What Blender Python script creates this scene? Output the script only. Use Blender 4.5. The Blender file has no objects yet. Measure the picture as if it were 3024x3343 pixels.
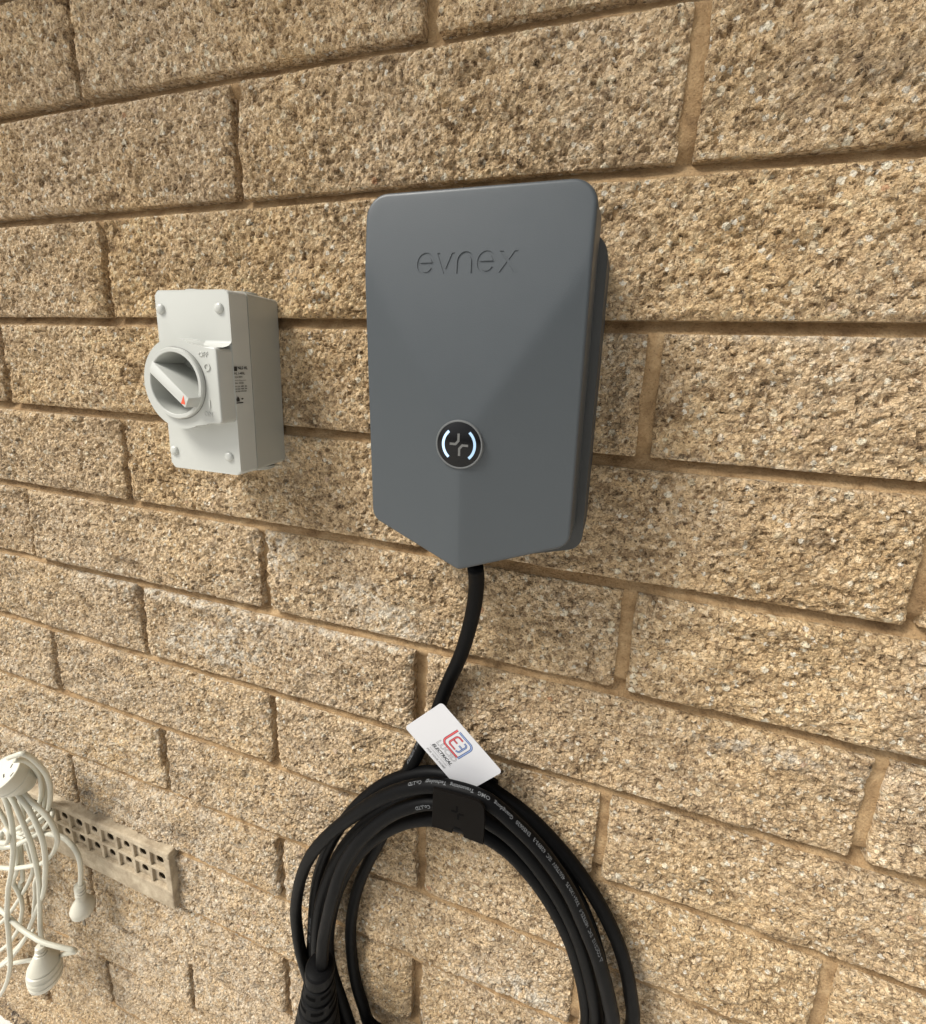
import bpy, bmesh, math, random
import numpy as np
from mathutils import Vector, Matrix

random.seed(7)
C = bpy.context.scene
COL = C.collection
Z0 = 1.5405            # height of the wall's datum joint above the ground, metres


def P(x, y, z):
    """millimetres on the wall (x right, y out of the wall is negative, z up from the datum joint) -> metres"""
    return Vector((x / 1000.0, y / 1000.0, z / 1000.0 + Z0))


# ------------------------------------------------------------------ camera, light, exposure
cam = bpy.data.cameras.new('camera')
cam_o = bpy.data.objects.new('camera', cam)
COL.objects.link(cam_o)
cam_o.location = (0.51937, -0.37619, -0.22658 + Z0)
cam_o.rotation_euler = (1.35292534, -0.03167797, 0.31919865)
cam.sensor_fit = 'HORIZONTAL'
cam.sensor_width = 36.0
cam.lens = 18.461
cam.shift_y = -0.0529
cam.clip_start = 0.01
cam.clip_end = 200.0
C.camera = cam_o

SUN_EL, SUN_AZ = math.radians(50), math.radians(-48)   # azimuth measured from straight out of the wall, minus = left
w = bpy.data.worlds.new('World')
C.world = w
w.use_nodes = True
wt = w.node_tree
wt.nodes.clear()
wo = wt.nodes.new('ShaderNodeOutputWorld')
bg = wt.nodes.new('ShaderNodeBackground')
sky = wt.nodes.new('ShaderNodeTexSky')
sky.sky_type = 'NISHITA'
sky.sun_disc = False
sky.sun_elevation = SUN_EL
sdir = Vector((math.sin(SUN_AZ) * math.cos(SUN_EL), -math.cos(SUN_AZ) * math.cos(SUN_EL), math.sin(SUN_EL)))
sky.sun_rotation = math.atan2(sdir.x, sdir.y)
sky.dust_density = 4.0
sky.air_density = 1.2
hs = wt.nodes.new('ShaderNodeHueSaturation')
hs.inputs['Saturation'].default_value = 0.12        # thin white cloud over the whole sky
wt.links.new(sky.outputs[0], hs.inputs['Color'])
wt.links.new(hs.outputs[0], bg.inputs['Color'])
bg.inputs['Strength'].default_value = 0.05
wt.links.new(bg.outputs[0], wo.inputs[0])

sl = bpy.data.lights.new('sun', 'SUN')
sl.energy = 1.5
sl.angle = math.radians(20)
sl.color = (1.0, 0.96, 0.89)
so = bpy.data.objects.new('sun', sl)
COL.objects.link(so)
so.location = P(-800, -1500, 2500)
so.rotation_euler = sdir.to_track_quat('Z', 'Y').to_euler()

C.view_settings.view_transform = 'Standard'
C.view_settings.look = 'None'
C.view_settings.gamma = 1.0
C.view_settings.use_curve_mapping = False
C.view_settings.exposure = 1.53
C.render.engine = 'CYCLES'
C.cycles.use_denoising = True
C.cycles.max_bounces = 8

# ------------------------------------------------------------------ node helpers


def mat(name):
    m = bpy.data.materials.new(name)
    m.use_nodes = True
    nt = m.node_tree
    b = nt.nodes['Principled BSDF']
    return m, nt, b


def N(nt, typ, **kw):
    n = nt.nodes.new(typ)
    for k, v in kw.items():
        if k.startswith('_'):
            n.inputs[k[1:]].default_value = v
        else:
            setattr(n, k, v)
    return n


def ramp(nt, stops, interp='LINEAR'):
    r = nt.nodes.new('ShaderNodeValToRGB')
    r.color_ramp.interpolation = interp
    e = r.color_ramp.elements
    while len(e) > 1:
        e.remove(e[0])
    e[0].position, e[0].color = stops[0][0], (*stops[0][1], 1)
    for p_, c_ in stops[1:]:
        x = e.new(p_)
        x.color = (*c_, 1)
    return r


def mixc(nt, fac, a, b, blend='MIX'):
    m = nt.nodes.new('ShaderNodeMix')
    m.data_type = 'RGBA'
    m.blend_type = blend
    m.clamp_factor = True
    for sock, v in ((m.inputs['Factor'], fac), (m.inputs['A'], a), (m.inputs['B'], b)):
        if hasattr(v, 'links') or isinstance(v, bpy.types.NodeSocket):
            nt.links.new(v, sock)
        elif isinstance(v, (int, float)):
            sock.default_value = v
        else:
            sock.default_value = (*v, 1)
    return m.outputs['Result']


def mth(nt, op, a, b=0.5, c=None, clamp=False):
    m = nt.nodes.new('ShaderNodeMath')
    m.operation = op
    m.use_clamp = clamp
    for i, v in enumerate((a, b, c)):
        if v is None:
            continue
        if isinstance(v, bpy.types.NodeSocket):
            nt.links.new(v, m.inputs[i])
        else:
            m.inputs[i].default_value = v
    return m.outputs[0]


def wpos(nt):
    return nt.nodes.new('ShaderNodeNewGeometry').outputs['Position']


def noise(nt, vec, scale, detail=4, rough=0.6, out='Fac', dist=0.0):
    n = N(nt, 'ShaderNodeTexNoise', _Scale=scale, _Detail=detail, _Roughness=rough, _Distortion=dist)
    nt.links.new(vec, n.inputs['Vector'])
    return n.outputs[out]


def vor(nt, vec, scale, feature='F1', rnd=1.0):
    n = N(nt, 'ShaderNodeTexVoronoi', feature=feature, _Scale=scale, _Randomness=rnd)
    nt.links.new(vec, n.inputs['Vector'])
    return n


def bump(nt, b, h, strength, dist, prev=None):
    n = N(nt, 'ShaderNodeBump', _Strength=strength, _Distance=dist)
    nt.links.new(h, n.inputs['Height'])
    if prev is not None:
        nt.links.new(prev, n.inputs['Normal'])
    nt.links.new(n.outputs[0], b.inputs['Normal'])
    return n.outputs[0]


def smooth01(nt, v, lo, hi):
    n = N(nt, 'ShaderNodeMapRange', interpolation_type='SMOOTHSTEP')
    nt.links.new(v, n.inputs['Value'])
    n.inputs['From Min'].default_value = lo
    n.inputs['From Max'].default_value = hi
    return n.outputs[0]


# ------------------------------------------------------------------ materials
def split_block():
    m, nt, b = mat('split_face_block')
    p = wpos(nt)
    # warp so the grains are broken, not tidy cells
    wn = noise(nt, p, 520, 3, 0.6, 'Color')
    vm = nt.nodes.new('ShaderNodeVectorMath'); vm.operation = 'MULTIPLY_ADD'
    nt.links.new(wn, vm.inputs[0]); vm.inputs[1].default_value = (0.0042,) * 3; nt.links.new(p, vm.inputs[2])
    q = vm.outputs[0]
    v1 = vor(nt, q, 300)
    v2 = vor(nt, q, 620)
    v3 = vor(nt, q, 135)
    v4 = vor(nt, q, 215)
    sep = []
    for v_ in (v1, v2, v3, v4):
        s_ = nt.nodes.new('ShaderNodeSeparateColor'); nt.links.new(v_.outputs['Color'], s_.inputs[0]); sep.append(s_)
    s1, s2, s3, s4 = sep
    r1 = ramp(nt, [(0.0, (0.175, 0.125, 0.080)), (0.14, (0.35, 0.255, 0.155)), (0.36, (0.555, 0.425, 0.265)),
                   (0.70, (0.66, 0.525, 0.335)), (0.88, (0.77, 0.65, 0.465)), (1.0, (0.83, 0.75, 0.60))])
    nt.links.new(s1.outputs[0], r1.inputs[0])
    r2 = ramp(nt, [(0.0, (0.17, 0.12, 0.075)), (0.2, (0.39, 0.285, 0.175)), (0.6, (0.60, 0.465, 0.295)), (1.0, (0.76, 0.64, 0.455))])
    nt.links.new(s2.outputs[1], r2.inputs[0])
    c = mixc(nt, 0.45, r1.outputs[0], r2.outputs[0])
    # grey-brown drifts a few centimetres long, drawn out sideways
    c = mixc(nt, 1.0, c, (1.06, 1.005, 0.945), 'MULTIPLY')
    mp = nt.nodes.new('ShaderNodeMapping'); mp.inputs['Scale'].default_value = (0.6, 1.0, 1.25); nt.links.new(p, mp.inputs[0])
    n1 = noise(nt, mp.outputs[0], 44, 6, 0.72, dist=0.4)
    t1 = ramp(nt, [(0.30, (0.50, 0.455, 0.42)), (0.44, (0.93, 0.91, 0.88)), (0.52, (1.1, 1.1, 1.1)), (0.74, (1.26, 1.24, 1.18))])
    nt.links.new(n1, t1.inputs[0])
    c = mixc(nt, 1.0, c, t1.outputs[0], 'MULTIPLY')
    n0 = noise(nt, p, 5.5, 3, 0.5)
    t0 = ramp(nt, [(0.35, (1.0, 0.965, 0.90)), (0.65, (0.985, 1.0, 1.06))])
    nt.links.new(n0, t0.inputs[0])
    c = mixc(nt, 1.0, c, t0.outputs[0], 'MULTIPLY')
    oi = nt.nodes.new('ShaderNodeObjectInfo')
    tb = ramp(nt, [(0.0, (0.93, 0.92, 0.91)), (0.5, (1, 1, 1)), (1.0, (1.05, 1.03, 0.98))])
    nt.links.new(oi.outputs['Random'], tb.inputs[0])
    c = mixc(nt, 1.0, c, tb.outputs[0], 'MULTIPLY')
    # pale, grey and rusty pebbles in two sizes
    peb = mth(nt, 'MULTIPLY', mth(nt, 'GREATER_THAN', s3.outputs[0], 0.91), smooth01(nt, v3.outputs['Distance'], 0.42, 0.34))
    rp = ramp(nt, [(0.0, (0.50, 0.40, 0.28)), (0.12, (0.80, 0.66, 0.44)), (0.5, (0.90, 0.79, 0.58)), (0.9, (0.92, 0.85, 0.68)), (1.0, (0.55, 0.28, 0.14))])
    nt.links.new(s3.outputs[2], rp.inputs[0])
    c = mixc(nt, mth(nt, 'MULTIPLY', peb, 0.8), c, rp.outputs[0])
    peb2 = mth(nt, 'MULTIPLY', mth(nt, 'GREATER_THAN', s4.outputs[0], 0.87), smooth01(nt, v4.outputs['Distance'], 0.46, 0.36))
    rp2 = ramp(nt, [(0.0, (0.60, 0.50, 0.35)), (0.5, (0.85, 0.78, 0.62)), (1.0, (0.86, 0.82, 0.72))])
    nt.links.new(s4.outputs[2], rp2.inputs[0])
    c = mixc(nt, mth(nt, 'MULTIPLY', peb2, 0.75), c, rp2.outputs[0])
    # open pores between grains
    n2 = noise(nt, p, 230, 3, 0.75)
    pore = smooth01(nt, n2, 0.365, 0.325)
    n3 = noise(nt, p, 480, 2, 0.65)
    pore2 = smooth01(nt, n3, 0.385, 0.335)
    pr = mth(nt, 'MAXIMUM', pore, mth(nt, 'MULTIPLY', pore2, 0.7), clamp=True)
    c = mixc(nt, mth(nt, 'MULTIPLY', pr, 0.8), c, (0.070, 0.042, 0.024))
    ae = nt.nodes.new('ShaderNodeAttribute'); ae.attribute_name = 'bloom_and_light'
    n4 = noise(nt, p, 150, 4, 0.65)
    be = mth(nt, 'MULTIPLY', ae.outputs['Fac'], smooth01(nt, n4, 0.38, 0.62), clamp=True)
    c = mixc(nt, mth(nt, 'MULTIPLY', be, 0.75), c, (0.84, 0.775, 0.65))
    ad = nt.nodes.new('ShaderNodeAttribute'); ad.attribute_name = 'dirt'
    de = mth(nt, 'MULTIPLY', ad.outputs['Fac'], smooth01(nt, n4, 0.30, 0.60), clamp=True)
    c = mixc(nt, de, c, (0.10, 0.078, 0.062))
    c = mixc(nt, 1.0, c, (0.86, 0.765, 0.60), 'DARKEN')
    nt.links.new(c, b.inputs['Base Color'])
    b.inputs['Roughness'].default_value = 0.86
    b.inputs['Specular IOR Level'].default_value = 0.2
    h1 = mth(nt, 'MULTIPLY_ADD', s1.outputs[1], 0.8, mth(nt, 'MULTIPLY', v1.outputs['Distance'], -1.1))
    h1 = mth(nt, 'MULTIPLY_ADD', s2.outputs[0], 0.45, h1)
    h1 = mth(nt, 'ADD', h1, mth(nt, 'MULTIPLY', pr, -1.5))
    h1 = mth(nt, 'ADD', h1, mth(nt, 'MULTIPLY', peb, 0.3))
    h1 = mth(nt, 'MULTIPLY_ADD', noise(nt, p, 800, 2, 0.6), 0.9, h1)
    bump(nt, b, h1, 1.0, 0.0026)
    return m


def mortar_mat():
    m, nt, b = mat('mortar')
    p = wpos(nt)
    n1 = noise(nt, p, 45, 5, 0.7)
    r = ramp(nt, [(0.28, (0.18, 0.105, 0.045)), (0.44, (0.37, 0.235, 0.112)), (0.58, (0.48, 0.322, 0.165)), (0.78, (0.58, 0.43, 0.25))])
    nt.links.new(n1, r.inputs[0])
    n2 = noise(nt, p, 620, 4, 0.75)
    t = ramp(nt, [(0.32, (0.45, 0.42, 0.38)), (0.42, (0.92, 0.91, 0.90)), (0.6, (1.0, 1.0, 1.0)), (0.70, (1.3, 1.28, 1.22))])
    nt.links.new(n2, t.inputs[0])
    c = mixc(nt, 1.0, r.outputs[0], t.outputs[0], 'MULTIPLY')
    nt.links.new(c, b.inputs['Base Color'])
    b.inputs['Roughness'].default_value = 0.92
    h = mth(nt, 'MULTIPLY_ADD', n2, 0.8, noise(nt, p, 160, 4, 0.75))
    bump(nt, b, h, 0.9, 0.003)
    return m


def plastic(name, col, rough, tex=0.0, texscale=1500, spec=0.5, var=0.0):
    m, nt, b = mat(name)
    p = wpos(nt)
    b.inputs['Roughness'].default_value = rough
    b.inputs['Specular IOR Level'].default_value = spec
    nv = noise(nt, p, 18, 4, 0.6)
    a = tuple(x * (1 - var) for x in col)
    z = tuple(min(1, x * (1 + var)) for x in col)
    r = ramp(nt, [(0.3, a), (0.7, z)])
    nt.links.new(nv, r.inputs[0])
    nt.links.new(r.outputs[0], b.inputs['Base Color'])
    rr = N(nt, 'ShaderNodeMapRange')
    nt.links.new(noise(nt, p, 60, 4, 0.7), rr.inputs['Value'])
    rr.inputs['To Min'].default_value = rough * 0.85
    rr.inputs['To Max'].default_value = min(1, rough * 1.2)
    nt.links.new(rr.outputs[0], b.inputs['Roughness'])
    if tex:
        bump(nt, b, noise(nt, p, texscale, 2, 0.5), tex, 0.0003)
    return m


def glow(name, col, strength):
    m, nt, b = mat(name)
    b.inputs['Base Color'].default_value = (*col, 1)
    b.inputs['Emission Color'].default_value = (*col, 1)
    b.inputs['Emission Strength'].default_value = strength
    p = wpos(nt)
    r = ramp(nt, [(0.3, tuple(x * 0.8 for x in col)), (0.7, col)])
    nt.links.new(noise(nt, p, 200, 2, 0.5), r.inputs[0])
    nt.links.new(r.outputs[0], b.inputs['Emission Color'])
    return m


def vent_mat():
    m, nt, b = mat('vent_clay')
    p = wpos(nt)
    r = ramp(nt, [(0.25, (0.20, 0.150, 0.095)), (0.5, (0.37, 0.300, 0.205)), (0.75, (0.52, 0.440, 0.315))])
    nt.links.new(noise(nt, p, 60, 5, 0.7), r.inputs[0])
    nt.links.new(r.outputs[0], b.inputs['Base Color'])
    b.inputs['Roughness'].default_value = 0.85
    bump(nt, b, noise(nt, p, 500, 4, 0.7), 0.7, 0.0015)
    return m


def concrete():
    m, nt, b = mat('concrete')
    p = wpos(nt)
    r = ramp(nt, [(0.3, (0.55, 0.53, 0.49)), (0.7, (0.72, 0.70, 0.66))])
    nt.links.new(noise(nt, p, 12, 8, 0.7), r.inputs[0])
    nt.links.new(r.outputs[0], b.inputs['Base Color'])
    b.inputs['Roughness'].default_value = 0.85
    bump(nt, b, noise(nt, p, 300, 4, 0.7), 0.5, 0.002)
    return m


M = {
    'block': split_block(), 'mortar': mortar_mat(), 'vent': vent_mat(), 'concrete': concrete(),
    'charger': plastic('charger_grey', (0.0475, 0.0555, 0.0615), 0.42, 0.22, 1700, 0.45, 0.02),
    'charger_back': plastic('charger_back_grey', (0.046, 0.047, 0.045), 0.6, 0.3, 1500, 0.4, 0.02),
    'engrave': plastic('engraved_grey', (0.060, 0.067, 0.070), 0.6, 0.0, 900, 0.3, 0.02),
    'rim': plastic('badge_rim', (0.115, 0.12, 0.12), 0.35, 0.1, 1500, 0.5, 0.02),
    'gloss_black': plastic('badge_black', (0.004, 0.004, 0.0045), 0.22, 0.0, 800, 0.25, 0.05),
    'symbol': plastic('badge_symbol', (0.11, 0.11, 0.105), 0.5, 0.0, 800, 0.4, 0.02),
    'led': glow('led_white', (0.45, 0.66, 0.92), 0.15),
    'led_dim': glow('led_dim', (0.32, 0.48, 0.68), 0.09),
    'iso': plastic('isolator_white', (0.445, 0.452, 0.42), 0.22, 0.08, 900, 0.5, 0.006),
    'iso_back': plastic('isolator_base', (0.345, 0.348, 0.312), 0.38, 0.25, 1400, 0.45, 0.02),
    'iso_hole': plastic('isolator_hole', (0.16, 0.16, 0.145), 0.5, 0.0, 900, 0.4, 0.02),
    'red': plastic('pointer_red', (0.62, 0.075, 0.03), 0.4, 0.0, 900, 0.5, 0.05),
    'ink': plastic('print_ink', (0.035, 0.032, 0.028), 0.6, 0.0, 900, 0.3, 0.05),
    'rubber': plastic('cable_rubber', (0.0022, 0.0022, 0.0024), 0.5, 0.25, 1200, 0.085, 0.10),
    'rubber_dark': plastic('connector_rubber', (0.0022, 0.0022, 0.0024), 0.55, 0.3, 1500, 0.1, 0.08),
    'print': plastic('cable_print', (0.115, 0.12, 0.125), 0.6, 0.0, 900, 0.3, 0.05),
    'hook': plastic('hook_steel', (0.0036, 0.0028, 0.0022), 0.6, 0.3, 1800, 0.06, 0.05),
    'hook_cut': plastic('hook_symbol', (0.002, 0.002, 0.002), 0.9, 0.0, 900, 0.05, 0.05),
    'card': plastic('card_stock', (0.54, 0.54, 0.555), 0.5, 0.05, 1500, 0.35, 0.005),
    'card_red': plastic('card_red', (0.62, 0.09, 0.10), 0.5, 0.0, 900, 0.3, 0.1),
    'card_dark_red': plastic('card_dark_red', (0.16, 0.02, 0.03), 0.5, 0.0, 900, 0.3, 0.1),
    'card_blue': plastic('card_blue', (0.22, 0.30, 0.50), 0.5, 0.0, 900, 0.3, 0.1),
    'card_dark_blue': plastic('card_dark_blue', (0.03, 0.045, 0.14), 0.5, 0.0, 900, 0.3, 0.1),
    'card_grey': plastic('card_grey', (0.17, 0.17, 0.175), 0.5, 0.0, 900, 0.3, 0.05),
    'card_black': plastic('card_black', (0.02, 0.02, 0.022), 0.5, 0.0, 900, 0.3, 0.05),
    'cord': plastic('white_cord', (0.50, 0.485, 0.40), 0.38, 0.15, 600, 0.45, 0.05),
    'cord_plug': plastic('white_plug', (0.49, 0.47, 0.39), 0.34, 0.1, 900, 0.5, 0.04),
    'socket_face': plastic('socket_face', (0.60, 0.60, 0.57), 0.30, 0.05, 900, 0.5, 0.01),
    'brass': plastic('pin_metal', (0.16, 0.13, 0.09), 0.35, 0.0, 900, 0.5, 0.05),
    'added_eave': plastic('added_eave_paint', (0.30, 0.26, 0.21), 0.7, 0.2, 400, 0.3, 0.05),
    'leaf': plastic('dry_leaf', (0.028, 0.016, 0.013), 0.6, 0.2, 300, 0.3, 0.2),
}

# ------------------------------------------------------------------ object helpers


def tag(o, label=None, cat=None, group=None, kind=None):
    if label: o['label'] = label
    if cat: o['category'] = cat
    if group: o['group'] = group
    if kind: o['kind'] = kind
    return o


def thing(name, loc, label, cat, group=None):
    o = bpy.data.objects.new(name, None)
    o.empty_display_size = 0.02
    COL.objects.link(o)
    o.location = loc
    return tag(o, label, cat, group)


def link(name, me, material, parent=None, smooth=True):
    if material is not None and not me.materials:
        me.materials.append(material)
    o = bpy.data.objects.new(name, me)
    COL.objects.link(o)
    if smooth:
        me.polygons.foreach_set('use_smooth', [True] * len(me.polygons))
    if parent is not None:
        o.parent = parent
        t = parent
        off = Vector((0, 0, 0))
        while t is not None:
            off += t.location
            t = t.parent
        me.transform(Matrix.Translation(-off))
    me.update()
    return o


def from_py(verts, faces):
    me = bpy.data.meshes.new('mesh')
    me.from_pydata([tuple(v) for v in verts], [], faces)
    me.update()
    return me


def from_bm(bm):
    bmesh.ops.recalc_face_normals(bm, faces=bm.faces)
    me = bpy.data.meshes.new('mesh')
    bm.to_mesh(me)
    bm.free()
    return me


def sharpen(me, ang=35):
    me.set_sharp_from_angle(angle=math.radians(ang))
    return me


def bm_box(x0, x1, y0, y1, z0, z1, bev=0.0, seg=2, bm=None):
    """box in wall millimetres"""
    own = bm or bmesh.new()
    vs = [own.verts.new(P(x, y, z)) for x in (x0, x1) for y in (y0, y1) for z in (z0, z1)]
    idx = [(0, 1, 3, 2), (4, 6, 7, 5), (0, 4, 5, 1), (2, 3, 7, 6), (0, 2, 6, 4), (1, 5, 7, 3)]
    fs = [own.faces.new([vs[i] for i in f]) for f in idx]
    if bev:
        es = list({e for f in fs for e in f.edges})
        bmesh.ops.bevel(own, geom=es, offset=bev / 1000, segments=seg, profile=0.5, affect='EDGES')
    return own


def rounded_poly(pts, rads, n=8):
    """2-D polygon with rounded corners"""
    out = []
    k = len(pts)
    for i in range(k):
        p0, p1, p2 = Vector(pts[i - 1]), Vector(pts[i]), Vector(pts[(i + 1) % k])
        r = rads[i]
        if r <= 0:
            out.append(p1); continue
        a = (p0 - p1).normalized(); b = (p2 - p1).normalized()
        half = a.angle(b) / 2
        d = min(r / math.tan(half), (p0 - p1).length * 0.49, (p2 - p1).length * 0.49)
        r = d * math.tan(half)
        ce = p1 + (a + b).normalized() * (r / math.sin(half))
        s, e = p1 + a * d - ce, p1 + b * d - ce
        a0 = math.atan2(s.y, s.x); a1 = math.atan2(e.y, e.x)
        da = (a1 - a0 + math.pi) % (2 * math.pi) - math.pi
        for j in range(n + 1):
            t = a0 + da * j / n
            out.append(ce + Vector((math.cos(t), math.sin(t))) * r)
    return out


def resample(pts, step):
    pts = [Vector(p) for p in pts]
    out = []
    for i in range(len(pts)):
        a, b = pts[i], pts[(i + 1) % len(pts)]
        n = max(1, int((b - a).length / step))
        for j in range(n):
            out.append(a.lerp(b, j / n))
    return out


def bm_prism(poly, y0, y1, bev=0.0, seg=2, bm=None, front_only=True):
    """extrude an (x,z) polygon (mm) from y0 (back) to y1 (front, more negative)"""
    own = bm or bmesh.new()
    f = [own.verts.new(P(x, y1, z)) for x, z in poly]
    b = [own.verts.new(P(x, y0, z)) for x, z in poly]
    n = len(poly)
    ff = own.faces.new(f)
    own.faces.new(b[::-1])
    for i in range(n):
        own.faces.new((f[i], b[i], b[(i + 1) % n], f[(i + 1) % n]))
    if bev:
        es = list(ff.edges)
        bmesh.ops.bevel(own, geom=es, offset=bev / 1000, segments=seg, profile=0.5, affect='EDGES')
    return own


def circle(cx, cz, r, n=48, a0=0.0, a1=2 * math.pi, close=False):
    k = n + 1 if close else n
    return [(cx + r * math.cos(a0 + (a1 - a0) * i / n), cz + r * math.sin(a0 + (a1 - a0) * i / n)) for i in range(k)]


def stroke(pts, wd):
    """a thick polyline as an (x,z) polygon"""
    pts = [Vector(p) for p in pts]
    L, R = [], []
    for i, p in enumerate(pts):
        if i == 0: t = pts[1] - p
        elif i == len(pts) - 1: t = p - pts[-2]
        else: t = (pts[i + 1] - p).normalized() + (p - pts[i - 1]).normalized()
        t.normalize()
        nrm = Vector((-t.y, t.x))
        k = 1.0
        if 0 < i < len(pts) - 1:
            k = 1 / max(0.5, nrm.dot(Vector((-(pts[i + 1] - p).normalized().y, (pts[i + 1] - p).normalized().x))))
        L.append(p + nrm * wd / 2 * k); R.append(p - nrm * wd / 2 * k)
    return L + R[::-1]


def lathe(profile, origin, axis, n=40, cap=True, bm=None):
    """profile: (distance along axis mm, radius mm); origin in metres"""
    own = bm or bmesh.new()
    axis = Vector(axis).normalized()
    u = axis.orthogonal().normalized(); v = axis.cross(u)
    rings = []
    for d, r in profile:
        c = Vector(origin) + axis * d / 1000
        rings.append([own.verts.new(c + (u * math.cos(2 * math.pi * i / n) + v * math.sin(2 * math.pi * i / n)) * r / 1000) for i in range(n)])
    for a, b in zip(rings, rings[1:]):
        for i in range(n):
            own.faces.new((a[i], a[(i + 1) % n], b[(i + 1) % n], b[i]))
    if cap:
        own.faces.new(rings[0][::-1]); own.faces.new(rings[-1])
    return own


def spline(pts, step=4.0):
    """Catmull-Rom through 3-D points in mm, evenly resampled; returns Nx3 array"""
    p = np.array(pts, float)
    p = np.vstack([2 * p[0] - p[1], p, 2 * p[-1] - p[-2]])
    out = []
    for i in range(1, len(p) - 2):
        a, b, c, d = p[i - 1:i + 3]
        t = np.linspace(0, 1, 24, endpoint=False)[:, None]
        out.append(0.5 * (2 * b + (c - a) * t + (2 * a - 5 * b + 4 * c - d) * t ** 2 + (-a + 3 * b - 3 * c + d) * t ** 3))
    q = np.vstack(out + [p[-2:-1]])
    # light smoothing, ends kept
    for _ in range(10):
        q[1:-1] = 0.25 * q[:-2] + 0.5 * q[1:-1] + 0.25 * q[2:]
    s = np.r_[0, np.cumsum(np.linalg.norm(np.diff(q, axis=0), axis=1))]
    n = max(3, int(s[-1] / step))
    t = np.linspace(0, s[-1], n)
    return np.stack([np.interp(t, s, q[:, k]) for k in range(3)], 1)


def tube_data(path, r, seg=16):
    """ring vertices and faces for a tube round an Nx3 mm path"""
    n = len(path)
    T = np.gradient(path, axis=0)
    T /= np.linalg.norm(T, axis=1)[:, None]
    ref = np.array([0.0, -1.0, 0.0])
    u = np.cross(T, ref)
    u /= np.linalg.norm(u, axis=1)[:, None] + 1e-9
    for i in range(1, n):
        if u[i] @ u[i - 1] < 0:
            u[i] = -u[i]
    v = np.cross(T, u)
    a = np.linspace(0, 2 * np.pi, seg, endpoint=False)
    rr = r if np.ndim(r) else np.full(n, r)
    V = path[:, None, :] + rr[:, None, None] * (np.cos(a)[None, :, None] * u[:, None, :] + np.sin(a)[None, :, None] * v[:, None, :])
    V = V.reshape(-1, 3)
    F = []
    for i in range(n - 1):
        for j in range(seg):
            k = (j + 1) % seg
            F.append((i * seg + j, i * seg + k, (i + 1) * seg + k, (i + 1) * seg + j))
    F.append(tuple(range(seg))[::-1])
    F.append(tuple((n - 1) * seg + j for j in range(seg)))
    return V, F


def tubes_mesh(list_of_paths, r, seg=16):
    VV, FF, off = [], [], 0
    for path in list_of_paths:
        V, F = tube_data(path, r, seg)
        VV.append(V); FF += [tuple(i + off for i in f) for f in F]; off += len(V)
    V = np.vstack(VV) / 1000
    V[:, 2] += Z0
    return from_py(V, FF)


def text_mesh(body, size, align='CENTER', bold=0.0, shear=0.0, space=1.0, res=3):
    """flat glyph mesh in mm, lying in x/y"""
    cu = bpy.data.curves.new('text', 'FONT')
    cu.body = body; cu.size = size; cu.align_x = align; cu.offset = bold; cu.shear = shear
    cu.space_character = space; cu.resolution_u = res
    o = bpy.data.objects.new('text', cu)
    COL.objects.link(o)
    dg = bpy.context.evaluated_depsgraph_get()
    me = bpy.data.meshes.new_from_object(o.evaluated_get(dg))
    bpy.data.objects.remove(o)
    bpy.data.curves.remove(cu)
    return me


def place_text(me, origin, xdir, ydir, lift=0.0, thick=0.0):
    """put glyphs (mm) on a plane in the world; lift mm along the plane's normal; thick extrudes"""
    X = Vector(xdir).normalized(); Y = Vector(ydir).normalized(); Nn = X.cross(Y).normalized()
    o = Vector(origin)
    bm = bmesh.new(); bm.from_mesh(me)
    if thick:
        r = bmesh.ops.extrude_face_region(bm, geom=list(bm.faces))
        for v in [g for g in r['geom'] if isinstance(g, bmesh.types.BMVert)]:
            v.co.z += thick
    for v in bm.verts:
        c = v.co.copy()
        v.co = o + (X * c.x + Y * c.y + Nn * (lift + c.z)) / 1000
    return from_bm(bm)


# ------------------------------------------------------------------ value noise (numpy)
_rs = np.random.RandomState(11)
_TAB = _rs.rand(256, 256)


def vnoise(x, y, seed=0):
    x = x + seed * 17.31; y = y + seed * 9.17
    xi = np.floor(x).astype(int); yi = np.floor(y).astype(int)
    xf = x - xi; yf = y - yi
    u = xf * xf * (3 - 2 * xf); v = yf * yf * (3 - 2 * yf)
    g = lambda a, b: _TAB[a & 255, b & 255]
    return (g(xi, yi) * (1 - u) + g(xi + 1, yi) * u) * (1 - v) + (g(xi, yi + 1) * (1 - u) + g(xi + 1, yi + 1) * u) * v - 0.5


def fbm(x, y, seed=0, octv=4, gain=0.5):
    s = 0; a = 1.0
    for k in range(octv):
        s = s + a * vnoise(x * 2 ** k, y * 2 ** k, seed + k * 3)
        a *= gain
    return s


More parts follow.
